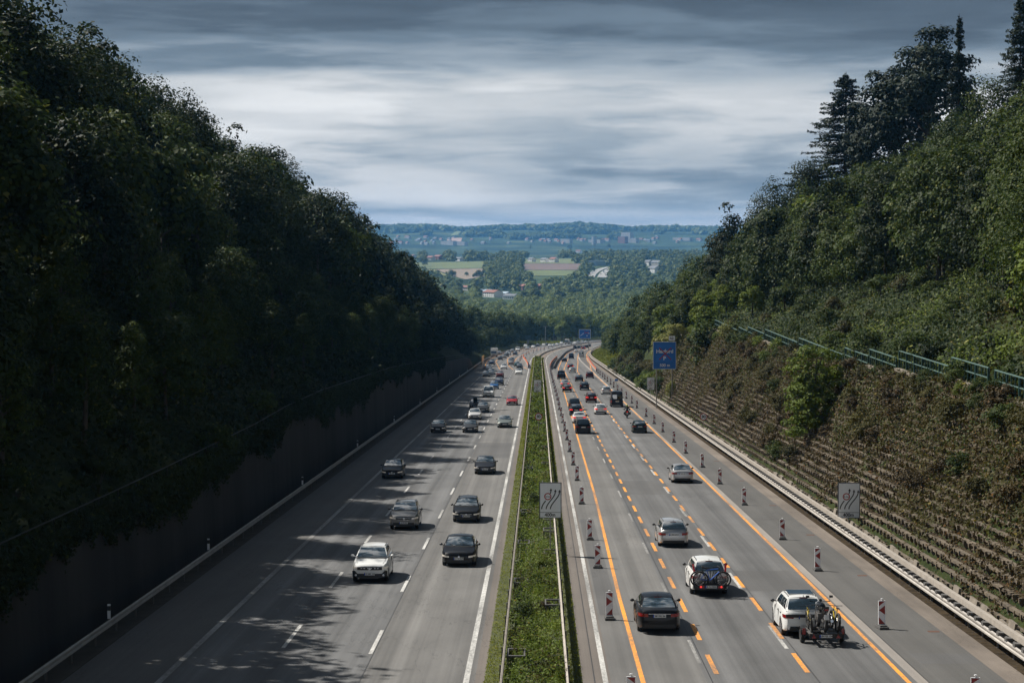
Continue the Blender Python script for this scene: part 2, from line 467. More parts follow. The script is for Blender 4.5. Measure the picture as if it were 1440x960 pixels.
SHIFT0 = [(60, 3.86), (95, 3.92), (112, 4.06), (147, 4.34), (195, 4.46), (415, 5.0), (550, 5.6), (640, 7.4), (720, 9.0), (1000, 9.4)]
SHIFT1 = [(60, 6.72), (120, 6.85), (500, 7.0), (538, 7.05), (653, 9.6), (760, 11.6), (1000, 12)]
SHIFT2 = [(60, 10.2), (100, 10.3), (480, 10.3), (525, 10.5), (653, 13.3), (736, 14.0), (1000, 14.3)]
SHIFT3 = [(60, 13.62), (100, 13.85), (300, 14.2), (480, 14.25), (530, 14.4), (620, 16.4), (736, 17.3), (1000, 17.3)]
solidf(SHIFT0, .18, Y0, 1100, 2); solidf(SHIFT3, .18, Y0, 1100, 2)
solidf(SHIFT1, .18, 470, 1000, 2); solidf(SHIFT2, .18, 470, 1000, 2)
dashes(0, .19, 73.2, 4.3, 3.6, 470, 2, .008, SHIFT1); dashes(0, .19, 73.6, 4.3, 3.6, 470, 2, .008, SHIFT2)
for pts, a in (([(545, -14.2), (580, -15.8), (653, -17.2), (1000, -17.3)], 560), ([(546, -10.8), (647, -14.1), (762, -15.2), (1000, -15.2)], 546),
               ([(538, -6.9), (590, -9), (703, -11.4), (1000, -11.8)], 538), ([(546, -3), (590, -5.4), (653, -8), (717, -8.3), (1000, -8.4)], 546)):
    solidf(pts, .18, a, 1000, 2)
structure(mk.build('road_marking', [M['white_line'], M['grey_line'], M['orange_line']]))
# tar seams and patches in the surface
tm = MB()
for x in (-13.3, -6.6, 6.45, 10.4, 14.43, 2.1): strip(tm, x - .02, x + .02, 60, 700, .0025)
for x0, x1, y in ((-17.4, -14.3, 117), (-17.4, -14.3, 205), (-9.8, -7.2, 165), (14.6, 17, 131)):
    strip(tm, x0, x1, y, y + (.1 if y != 76.5 else 1.3), .0025)
structure(tm.build('road_seam', [M['tar']]))
pt = MB()
for x0, x1, a, b in ((-10.2, -6.9, 112, 126), (-6.5, -2.9, 190, 214), (6.5, 9.9, 150, 163), (10.4, 13.4, 96, 104), (2.8, 3.7, 88, 131), (-13.7, -10.6, 240, 262), (10.4, 13.6, 226, 250), (14.9, 17.3, 75.6, 78.0)): strip(pt, x0, x1, a, b, .002)
structure(pt.build('road_patch', [road_mat('asphalt_patch', (.092, .090, .088), .12, .12)]))
# drain covers in the gutter
dr = MB()
for y in (83.5, 102, 121.5, 141, 163, 186): dr.box((17.0, y, zroad(y) + .004), (.5, .34, .012))
structure(dr.build('road_drain', [mat('rust_iron', (.12, .06, .04), .8, .3)]))
# median ground and the paved crossing beyond its end
md = MB(); strip(md, -1.98, 1.62, Y0, 722, .03)
structure(md.build('median_ground', [mat('median_soil', (.055, .065, .022), .95, var=.5, scale=1.2, bump=.6)]))
md = MB(); strip(md, -1.98, 1.62, 722, Y1, .0)
structure(md.build('median_crossing', [road_mat('crossing', (.16, .125, .095), .08)]))
# ------------------------------------------------------------------ vehicles (forward = +Y, wheels on z = 0)
def spec(**k):
    d = dict(L=4.5, W=1.82, H=1.46, wb=2.7, r=.33, hood=.80, cowl=.98, tailz=.98, cy=.95, rf=.15, rr=-1.15, bb=-1.85, bz=.98, clear=.2, inset=.2, nose=.62, tl='wide', rails=False)
    d.update(k); return d
SPEC = {
    'sedan': spec(L=4.8, W=1.85, H=1.45, wb=2.85, hood=.82, cowl=.97, cy=1.0, rf=.25, rr=-1.05, bb=-1.78, bz=1.02, tailz=1.0),
    'fastback': spec(L=4.8, W=1.88, H=1.48, wb=2.9, hood=.86, cowl=.98, cy=1.15, rf=.30, rr=-.9, bb=-2.1, bz=1.06, tailz=1.03),
    'hatch': spec(L=4.2, W=1.78, H=1.47, wb=2.6, hood=.86, cowl=1.0, cy=.98, rf=.25, rr=-1.45, bb=-1.95, bz=1.03, tailz=1.0),
    'wagon': spec(L=4.75, W=1.82, H=1.50, wb=2.8, hood=.84, cowl=.98, cy=1.05, rf=.30, rr=-1.75, bb=-2.22, bz=1.02, tailz=.98, rails=True),
    'suv': spec(L=4.5, W=1.86, H=1.66, wb=2.68, r=.36, hood=1.0, cowl=1.12, cy=1.0, rf=.30, rr=-1.60, bb=-2.08, bz=1.14, tailz=1.08, nose=.80, clear=.24, rails=True),
    'mpv': spec(L=4.6, W=1.86, H=1.72, wb=2.8, r=.34, hood=.96, cowl=1.10, cy=1.25, rf=.35, rr=-1.8, bb=-2.15, bz=1.1, tailz=1.02, nose=.74),
    'van': spec(L=5.6, W=2.02, H=2.45, wb=3.4, r=.36, hood=1.12, cowl=1.28, cy=1.85, rf=1.2, rr=-2.65, bb=-2.74, bz=1.15, tailz=1.1, nose=.9, inset=.1, clear=.26, tl='tall'),
    'transporter': spec(L=5.0, W=1.95, H=1.98, wb=3.0, r=.35, hood=1.05, cowl=1.18, cy=1.6, rf=.85, rr=-2.2, bb=-2.42, bz=1.12, tailz=1.04, nose=.86, inset=.14, tl='tall'),
}
def car_meshes(S):
    L2 = S['L'] / 2; W2 = S['W'] / 2; yw = (S['wb'] / 2 + .05, -S['wb'] / 2 + .02); r = S['r']; Ra = r + .06
    out = {}
    def halfw(y): return W2 * (1 - .20 * (abs(y) / L2) ** 9 - .012 * abs(y) / L2)
    top = [(-L2, S['tailz'] - .34), (-L2 + .04, S['tailz'] - .10), (-L2 + .12, S['tailz']), (S['bb'], S['bz']), (S['cy'] - .3, S['cowl'] + .02), (S['cy'], S['cowl']),
           (L2 - .55, S['hood']), (L2 - .22, S['hood'] - .06), (L2 - .07, S['hood'] - .13), (L2, S['nose'])]
    top.sort()
    yl = sorted(set([-L2, -L2 + .03, -L2 + .08, -L2 + .14, L2, L2 - .03, L2 - .08, L2 - .15] + [-L2 + .2 + i * .085 for i in range(int((S['L'] - .4) / .085) + 1)]))
    ring = []
    for y in yl:
        w = halfw(y); zt = interp(y, top)
        zb = S['clear'] + .10 * (abs(y) / L2) ** 8
        for c in yw:
            if abs(y - c) < Ra: zb = max(zb, r + math.sqrt(Ra * Ra - (y - c) ** 2) - .02)
        zm = min(max(.56, zb + .04), zt - .12)
        zs = max(zt - .13, zm + .03)
        pts = [(w - .05, zb), (w - .004, min(zb + .05, zm - .01)), (w + .004, zm), (w - .03, zs), (w - .085, zt - .015), (w * .62, zt + .022), (w * .3, zt + .034), (0, zt + .038)]
        ring.append([(x, y, z) for x, z in pts] + [(-x, y, z) for x, z in pts[-2::-1]])
    n = len(ring[0]); mb = MB()
    mb.add([p for q in ring for p in q], [(i * n + j, i * n + j + 1, (i + 1) * n + j + 1, (i + 1) * n + j) for i in range(len(ring) - 1) for j in range(n - 1)])
    for q, s in ((ring[0], -1), (ring[-1], 1)):
        c = (0, q[0][1] + s * .035, (q[0][2] + q[7][2]) / 2)
        mb.add(list(q) + [c], [(j, j + 1, n) if s > 0 else (j + 1, j, n) for j in range(n - 1)] + [((n - 1, 0, n) if s > 0 else (0, n - 1, n))])
    # greenhouse
    H = S['H']; xb = W2 - .075; xbr = W2 - .10; xr = W2 - S['inset'] - .06; xrr = xr - .02
    bf = lambda s: Vector((s * xb * .97, S['cy'] + .10 * (1 - s * s), S['cowl'] + .015))
    rf = lambda s: Vector((s * xr * .96, S['rf'] + .06 * (1 - s * s), H - .05 + .03 * (1 - s * s)))
    bb = lambda s: Vector((s * xbr * .95, S['bb'] - .07 * (1 - s * s), S['bz'] - .02))
    rb = lambda s: Vector((s * xrr * .95, S['rr'] - .05 * (1 - s * s), H - .07 + .03 * (1 - s * s)))
    def patch(A, B, bulge, ts, ss, off=0, mbx=None, mi=0):
        P = []
        for t in ts:
            for s in ss:
                a, b = A(s), B(s); p = a.lerp(b, t)
                p = p + bulge * (4 * t * (1 - t))
                P.append(p)
        k = len(ss)
        if off:
            nrm = (P[k - 1] - P[0]).cross(P[-k] - P[0]).normalized()
            if nrm.dot(bulge) < 0: nrm = -nrm
            P = [p + nrm * off for p in P]
        mbx.add(P, [(i * k + j, i * k + j + 1, (i + 1) * k + j + 1, (i + 1) * k + j) for i in range(len(ts) - 1) for j in range(k - 1)], mi)
    s7 = [-1 + i / 3 for i in range(7)]; t4 = [0, .33, .66, 1]
    fb = Vector((0, .035, .02)); bbg = Vector((0, -.03, .02))
    patch(bf, rf, fb, t4, s7, 0, mb); patch(bb, rb, bbg, t4, s7, 0, mb)
    def sideA(sg): return lambda u: bf(sg).lerp(bb(sg), (u + 1) / 2)
    def sideB(sg):
        def f(u):
            p = rf(sg).lerp(rb(sg), (u + 1) / 2); p.z += .02 * (1 - u * u) ; p.x += sg * .02 * (1 - u * u); return p
        return f
    u9 = [-1 + i / 4 for i in range(9)]
    for sg in (-1, 1): patch(sideA(sg), sideB(sg), Vector((sg * .03, 0, 0)), t4, u9, 0, mb)
    # roof grid between the roof edges
    P = []
    for i in range(9):
        u = u9[i]
        for j, s in enumerate(s7):
            a = rf(s).lerp(rb(s), (u + 1) / 2)
            e = sideB(1)(u); 
            a.z += .02 * (1 - u * u) + .022 * (1 - s * s); a.x += s * .02 * (1 - u * u); P.append(a)
    mb.add(P, [(i * 7 + j, i * 7 + j + 1, (i + 1) * 7 + j + 1, (i + 1) * 7 + j) for i in range(8) for j in range(6)])
    bm = bmesh.new(); me0 = mb.mesh('body', [M['trim']]); bm.from_mesh(me0)
    bmesh.ops.remove_doubles(bm, verts=bm.verts, dist=.0015); bmesh.ops.recalc_face_normals(bm, faces=bm.faces)
    bm.to_mesh(me0); bm.free()
    me0.polygons.foreach_set('use_smooth', [True] * len(me0.polygons)); me0.set_sharp_from_angle(angle=R(38))
    out['body'] = me0
    # glass
    ss = [-.93 + i * .31 for i in range(7)]
    m = MB(); patch(bf, rf, fb, [.05, .35, .65, .93], ss, .012, m); out['windscreen'] = m.mesh('windscreen', [M['glass']], 60)
    m = MB()
    if S['tl'] == 'tall': patch(bb, rb, bbg, [.12, .4, .62], [-.88, -.5, -.06], .014, m); patch(bb, rb, bbg, [.12, .4, .62], [.06, .5, .88], .014, m)
    else: patch(bb, rb, bbg, [.10, .4, .7, .92], ss, .012, m)
    out['rear_window'] = m.mesh('rear_window', [M['glass']], 60)
    panes = [(-.80, -.10), (-.03, .52), (.59, .86)] if S['tl'] != 'tall' else [(-.90, -.50)]
    if S['bb'] - S['rr'] < -.7: panes = [(-.74, -.08), (-.01, .62)]
    for sg in (-1, 1):
        m = MB()
        for a, b in panes:
            hi = .86
            us = [a + (b - a) * i / 4 for i in range(5)]
            patch(sideA(sg), sideB(sg), Vector((sg * .03, 0, 0)), [.08, .35, .6, hi], us, .010, m)
        out.setdefault('side_window', []).append(m.mesh('side_window', [M['glass']], 60))
    # dark cowl with wiper arms between bonnet and windscreen
    m = MB(); a = []
    for i in range(9):
        q = (-.9 + i * .225); p = bf(q)
        for dy in (-.01, .13): yy = p.y + dy; a.append((p.x, yy, interp(yy, top) + .044 - .006 * q * q))
    m.add(a, [(2 * i, 2 * i + 2, 2 * i + 3, 2 * i + 1) for i in range(8)]); out['cowl'] = m.mesh('cowl', [M['trim']], 60)
    for q0, q1, t1 in ((-.70, .02, .20), (-.02, .66, .16)):
        m = MB(); A_ = bf(q0) + Vector((0, .05, .06)); B_ = bf(q1).lerp(rf(q1), t1) + Vector((0, .04, .035)); m.tube([A_, A_.lerp(B_, .5) + Vector((0, .02, .012)), B_], .011, 5); out.setdefault('wiper', []).append(m.mesh('wiper', [M['trim']]))
    # bonnet shut lines
    for sg in (-1, 1):
        m = MB(); k0 = [(sg * W2 * w_, y_) for w_, y_ in ((.80, S['cy'] + .10), (.77, (S['cy'] + L2) / 2), (.70, L2 - .28))]
        a = []
        for x_, y_ in k0:
            z_ = interp(y_, top) + .022; a += [(x_ - .007, y_, z_), (x_ + .007, y_, z_ + .0)]
        m.add(a, [(0, 1, 3, 2), (2, 3, 5, 4)]); out.setdefault('bonnet_seam', []).append(m.mesh('bonnet_seam', [M['trim']]))
    # wheels
    whl = []
    for y in yw:
        for sg in (-1, 1):
            t = MB(); x0 = W2 - .03
            t.lathe((sg * x0, y, r), (sg, 0, 0), [(r * .6, -.20), (r * .97, -.21), (r, -.17), (r, -.03), (r * .96, .004), (r * .66, .008), (r * .64, -.03)], 22)
            rim = MB(); rim.lathe((sg * x0, y, r), (sg, 0, 0), [(r * .66, .002), (r * .58, -.012), (r * .56, -.05), (.001, -.045)], 22)
            for k in range(5):
                w = 2 * math.pi * k / 5
                rot = Matrix.Rotation(w, 3, 'X')
                rim.box(Vector((sg * (x0 - .012), y, r)) + rot @ Vector((0, 0, r * .33)), (.022, r * .17, r * .5), rot)
            rim.lathe((sg * (x0 - .004), y, r), (sg, 0, 0), [(r * .14, -.03), (r * .14, .006), (.001, .008)], 10)
            whl.append((t.mesh('tyre', [M['tyre']], 40), rim.mesh('rim', [M['alloy']], 40)))
    out['wheel'] = whl
    u = MB(); u.box((0, 0, S['clear'] + .18), (S['W'] - .5, S['L'] - .35, .32))
    for y in yw: u.box((0, y, r + .05), (S['W'] - .48, r * 2, r))
    out['underbody'] = u.mesh('underbody', [M['trim']])
    # things on the ends: points on the body's plan outline
    def plan(x, s):
        """outermost y of the body (front s=1, rear s=-1) at lateral x"""
        y = L2
        while y > L2 - .6 and halfw(y) < abs(x) + .004: y -= .01
        return s * y
    def wrap(m, xs, z0, z1, s, off=.014, mi=0, slope=0, skew=0):
        a = []
        for x in xs:
            k = (abs(x) - abs(xs[0])) / max(1e-6, abs(xs[-1]) - abs(xs[0])) if len(xs) > 1 else 0
            yy = plan(x, s) + s * (off + .03 * max(0, 1 - abs(x) / (W2 * .78)))
            dx = off * (1 if x > 0 else -1) * min(1, max(0, (abs(x) - W2 * .8) / (W2 * .15)))
            a.append((x + dx, yy - s * slope * 0, z0 + skew * k)); a.append((x + dx, yy - s * slope, z1 + skew * k))
        m.add(a, [(2 * i, 2 * i + 1, 2 * i + 3, 2 * i + 2) for i in range(len(xs) - 1)], mi)
    hz = min(S['nose'], S['hood'] - .13)
    for key, xs in (('headlight', [.56, .68, .80, .90, .955]),):
        for sg in (-1, 1):
            m = MB(); wrap(m, [sg * W2 * q for q in xs], hz - .115, hz - .02, 1, .02, 0, .012, .045); out.setdefault('headlight', []).append(m.mesh('headlight', [M['head_lens']], 60))
    m = MB(); wrap(m, [W2 * q for q in (-.50, -.25, 0, .25, .50)], hz - .15, hz - .03, 1, .02)
    out['grille'] = m.mesh('grille', [M['trim']], 60)
    m = MB(); wrap(m, [W2 * q for q in (-.72, -.6, -.3, 0, .3, .6, .72)], .27, (.47 if S['H'] > 1.6 else .42), 1, .016); wrap(m, [W2 * q for q in (-.55, -.3, 0, .3, .55)], .215, .262, 1, .016)
    out['air_intake'] = m.mesh('air_intake', [M['trim']], 60)
    tz = S['tailz'] - .12
    for sg in (-1, 1):
        m = MB()
        if S['tl'] == 'tall': wrap(m, [sg * W2 * q for q in (.83, .90, .955)], tz - .25, tz + .06, -1, .02)
        else: wrap(m, [sg * W2 * q for q in (.52, .66, .80, .90, .955)], tz - .15, tz - .012, -1, .02, 0, 0, .02)
        out.setdefault('tail_light', []).append(m.mesh('tail_light', [M['tail_lens']], 60))
    m = MB(); wrap(m, [W2 * q for q in (-.80, -.6, -.3, 0, .3, .6, .80)], .30, .42, -1, .014); out['rear_bumper'] = m.mesh('rear_bumper', [M['trim']], 60)
    def plate(y, z, s):
        m = MB(); m.box((0, y, z), (.54, .022, .125), mi=0)
        m.box((-.25 * s * -1 if False else (.25 * s), y + s * .002, z), (.045, .022, .121), mi=1)
        return m.mesh('license_plate', [M['plate'], M['plate_blue']])
    out['front_plate'] = plate(L2 + .065, .46, 1); out['rear_plate'] = plate(-L2 - .062, tz - .10 if S['tailz'] > .95 else .5, -1)
    out['plate_pos'] = ((L2 + .08, .46), (-L2 - .077, tz - .10))
    for sg in (-1, 1):
        m = MB(); c = Vector((sg * (W2 + .10), S['cy'] - .42, S['cowl'] + .07))
        m.lathe(c + Vector((0, -.06, 0)), (0, 1, 0), [(.001, -.012), (.075, -.01), (.095, .03), (.085, .09), (.04, .14), (.001, .15)], 12)
        m.tube([c + Vector((-sg * .04, .0, -.03)), (sg * (W2 - .09), S['cy'] - .38, S['cowl'] + .01)], .025, 6)
        mm = m.mesh('mirror', [M['trim']], 50)
        for v in mm.vertices: v.co.z = c.z + (v.co.z - c.z) * .75; 
        out.setdefault('mirror', []).append(mm)
    if S['rails']:
        for sg in (-1, 1):
            m = MB(); pts = []
            for i in range(7):
                u = -.72 + i * .24; p = sideB(sg)(u); pts.append(p + Vector((-sg * .05, 0, .045 if 0 < i < 6 else .0)))
            m.tube(pts, .017, 6); out.setdefault('roof_rail', []).append(m.mesh('roof_rail', [M['trim']], 50))
    m = MB(); b0 = rb(0); m.prism([(0, b0.y + .16, b0.z + .04), (0, b0.y + .02, b0.z + .03), (0, b0.y + .03, b0.z + .10)], (.018, 0, 0)); out['antenna'] = m.mesh('antenna', [M['trim']])
    # door gaps and handles
    for sg in (-1, 1):
        for yy in (S['cy'] - .35, (S['cy'] + S['bb']) / 2 - .02, S['bb'] + .62 if S['bb'] < -1.7 else S['bb'] + .45):
            if min(abs(yy - c) for c in yw) < .25: continue
            m = MB(); m.box((sg * (halfw(yy) - .008), yy, .72), (.03, .012, .56)); out.setdefault('door_seam', []).append(m.mesh('door_seam', [M['trim']]))
        for yy in ((S['cy'] + S['bb']) / 2 + .12, (S['cy'] + S['bb']) / 2 - .75):
            m = MB(); m.box((sg * (halfw(yy) - .0), yy, S['cowl'] - .17), (.03, .17, .028)); out.setdefault('door_handle', []).append(m.mesh('door_handle', [M['trim']]))
    m = MB(); m.box((0, b0.y - .02, b0.z - .012), (.34, .03, .03)); out['brake_light'] = m.mesh('brake_light', [M['tail_lens']])
    m = MB(); m.lathe((0, L2 + .055, hz - .085), (0, 1, 0), [(.07, -.02), (.07, .004), (.055, .012), (.001, .012)], 14); out['badge'] = m.mesh('badge', [M['chrome']], 40)
    return out

CARS = {k: car_meshes(v) for k, v in SPEC.items()}
GROUP = 'vehicles in the motorway traffic'

def put(root, name, me, m=None, parent=None):
    o = link(name, me, parent if parent is not None else root)
    if m is not None:
        o.material_slots[0].link = 'OBJECT'; o.material_slots[0].material = m
    return o

def make_car(kind, col, label, cat='car', lod=0, lit=False, brake=False, plate_text=None, black_trim=True, name=None, front=True, parts_col=None):
    """lod 0 near, 1 middle, 2 far"""
    G = CARS[kind]; P = PAINT[col]
    nm = name or {'sedan': 'sedan_car', 'fastback': 'fastback_car', 'hatch': 'hatchback_car', 'wagon': 'estate_car', 'suv': 'suv_car', 'mpv': 'people_carrier', 'van': 'panel_van', 'transporter': 'minibus'}[kind]
    t = thing(nm, label, cat, group=GROUP)
    put(t, 'body', G['body'], P); put(t, 'windscreen', G['windscreen']); put(t, 'rear_window', G['rear_window'])
    for x in G['side_window']: put(t, 'side_window', x)
    for ty, ri in G['wheel']:
        w = put(t, 'wheel', ty)
        if lod < 2: put(t, 'rim', ri, None, w)
    put(t, 'underbody', G['underbody'])
    for x in G['headlight']: put(t, 'headlight', x, M['head_lit'] if lit else None)
    for x in G['tail_light']: put(t, 'tail_light', x, M['tail_lit'] if brake else None)
    if lod < 2:
        put(t, 'grille', G['grille']); put(t, 'air_intake', G['air_intake']); put(t, 'rear_bumper', G['rear_bumper'])
        for x in G['mirror']: put(t, 'mirror', x, P if (not black_trim) else None)
        for i, k in enumerate(('front_plate', 'rear_plate')):
            o = put(t, 'license_plate', G[k])
            if plate_text and lod == 0 and ((i == 0) == front):
                y, z = G['plate_pos'][i]
                x = put(t, 'lettering', text_mesh(plate_text, .105, M['plate_ink']), None, o)
                x.location = (0.02 if i else -0.02, y, z)
                if i == 0: x.rotation_euler = (0, 0, math.pi)
    if lod == 0 and front:
        put(t, 'cowl', G['cowl']); [put(t, k, x) for k in ('wiper', 'bonnet_seam') for x in G[k]]
    if lod == 0:
        for x in G.get('roof_rail', ()): put(t, 'roof_rail', x)
        put(t, 'antenna', G['antenna']); [put(t, k, x) for k in ('door_seam', 'door_handle') for x in G[k]]; put(t, 'badge', G['badge'])
        put(t, 'brake_light', G['brake_light'])
    return t

def place_vehicle(t, kind, px, py, away, Lm=None):
    p = on_road(px, py); L = Lm or SPEC[kind]['L']
    off = SPEC[kind]['wb'] / 2 if kind in SPEC else L * .3
    y = p.y + off; x = p.x + (Xc(y) - Xc(p.y))
    h = head(y)
    pitch = math.atan(GRADE)
    t.location = (x, y, zroad(y) + .012)
    t.rotation_euler = (-pitch, 0, -h) if away else (pitch, 0, math.pi - h)
    return t

# px, py (nearest tyres on the road), kind, paint, label, options
IN = [
 (522, 816, 'suv', 'white', 'silver white crossover with black grille coming forward, nearest the bridge on the oncoming side', dict(lit=True, plate_text='CE MK 154', black_trim=False)),
 (646, 794, 'fastback', 'black', 'glossy black fastback in the oncoming fast lane, nearest in that lane', dict(lit=True, plate_text='GT CI 257E')),
 (569, 743, 'suv', 'grey', 'grey compact crossover with silver roof rails, second nearest in the oncoming middle lane', dict(lit=True, plate_text='H TC 82')),
 (656, 733, 'wagon', 'black', 'black estate car with chrome framed grille right behind the glossy black fastback', dict(lit=True, plate_text='MI OP 318')),
 (552, 672, 'wagon', 'dark', 'dark estate car driving along the white line beside the shaded wall', dict(lit=True, plate_text='BI V 704')),
 (682, 666, 'sedan', 'dark', 'dark saloon alone in the oncoming fast lane behind the black estate', dict(lit=True, plate_text='HF SK 66')),
 (616, 608, 'hatch', 'dark', 'dark hatchback with glowing headlamps hugging the shaded edge line', dict(lit=True)),
 (661, 608, 'sedan', 'darkgrey', 'dark grey saloon in the oncoming middle lane ahead of the white hatchback', dict(lit=True)),
 (709.5, 601, 'sedan', 'palegreen', 'pale grey green saloon in the oncoming fast lane', dict(lit=True)),
 (667.5, 590, 'hatch', 'lightsilver', 'silver white hatchback with bluish windscreen in the oncoming middle lane', dict(lit=True)),
 (679, 580, 'wagon', 'darkgrey', 'dark estate car just behind the silver white hatchback', dict()),
 (668, 575, 'hatch', 'black', 'black car half hidden behind the silver white hatchback', dict()),
 (720, 569.5, 'sedan', 'red', 'bright red saloon in the oncoming fast lane', dict()),
 (687, 558.5, 'transporter', 'white', 'white minibus with dark bumper coming down the middle lane', dict(black_trim=True)),
 (695, 547, 'hatch', 'blue', 'bright blue hatchback behind the white minibus', dict()),
 (702, 541.5, 'suv', 'darkblue', 'dark blue crossover behind the bright blue hatchback', dict()),
 (703, 531.5, 'suv', 'darkred', 'dark red crossover in the middle of the oncoming queue', dict()),
 (683.5, 530, 'hatch', 'darkgrey', 'dark hatchback at the shaded edge just past the white warning board', dict()),
 (691, 526.5, 'sedan', 'silver', 'silver saloon beside the dark hatchback at the shaded edge', dict()),
 (687.5, 520.5, 'hatch', 'silver', 'silver hatchback behind two cars next to the white warning board', dict()),
 (729.5, 526.5, 'wagon', 'white', 'white estate car leading the oncoming fast lane queue', dict()),
 (730.5, 519.5, 'mpv', 'black', 'black people carrier behind the white estate car', dict()),
 (727, 515.5, 'hatch', 'teal', 'dark teal hatchback behind the black people carrier', dict()),
 (708.5, 519, 'wagon', 'lightsilver', 'silver estate with blue windscreen in the middle of the oncoming queue', dict()),
 (718.7, 513.5, 'suv', 'grey', 'grey crossover near the orange fence boards, oncoming', dict()),
 (719.5, 508.7, 'sedan', 'darkgrey', 'dark grey saloon behind the grey crossover near the orange fence', dict()),
 (691.5, 513.2, 'suv', 'darkblue', 'dark blue crossover below the white lorry', dict()),
 (703.2, 506.3, 'hatch', 'dark', 'dark hatchback beside the white lorry, oncoming', dict()),
 (708.6, 503.8, 'wagon', 'grey', 'grey estate car next in line behind the dark hatchback beside the lorry', dict()),
 (712, 501.4, 'suv', 'black', 'black crossover in the left oncoming file behind the grey estate', dict()),
 (715, 499, 'mpv', 'silver', 'silver people carrier in the left oncoming file', dict()),
 (724.3, 499.3, 'sedan', 'black', 'black saloon in the right oncoming file before the curve', dict()),
 (720.5, 495.5, 'suv', 'grey', 'grey crossover with pale roof in the left oncoming file before the curve', dict()),
 (728, 493.7, 'transporter', 'white', 'small white minibus entering the straight from the curve', dict()),
 (701.8, 498, 'hatch', 'white', 'white hatchback hiding behind the white lorry', dict()),
 (741.5, 491.2, 'hatch', 'silver', 'silver hatchback in front of the dark road sign on the curve', dict()),
 (739, 488.2, 'mpv', 'white', 'white people carrier just under the dark road sign on the curve', dict()),
 (749.5, 489.2, 'wagon', 'white', 'white estate car on the curve in front of the sunny meadow', dict()),
 (756, 487.2, 'suv', 'dark', 'dark crossover on the curve in front of the sunny meadow', dict()),
 (764.5, 486.2, 'sedan', 'white', 'white saloon leading a pale cluster on the curve', dict()),
 (768.8, 485.7, 'hatch', 'darkgrey', 'dark hatchback tucked behind the white saloon on the curve', dict()),
 (773.3, 487.2, 'mpv', 'lightsilver', 'silver people carrier in the pale cluster on the curve', dict()),
 (778.5, 486.4, 'sedan', 'silver', 'silver saloon in the pale cluster on the curve', dict()),
 (783.2, 485.6, 'wagon', 'lightsilver', 'pale estate car closing the cluster on the curve', dict()),
 (789.3, 483.6, 'hatch', 'white', 'white hatchback ahead of the motorhome on the curve', dict()),
 (801.8, 484, 'suv', 'silver', 'silver crossover just behind the motorhome on the curve', dict()),
 (808.5, 483.3, 'wagon', 'white', 'white estate below the far blue sign', dict()),
 (812.5, 482.7, 'suv', 'grey', 'grey crossover below the far blue sign', dict()),
 (818, 482.2, 'transporter', 'lightsilver', 'pale van beyond the far blue sign', dict()),
 (824, 481.9, 'sedan', 'silver', 'silver saloon last in view on the oncoming curve', dict()),
]
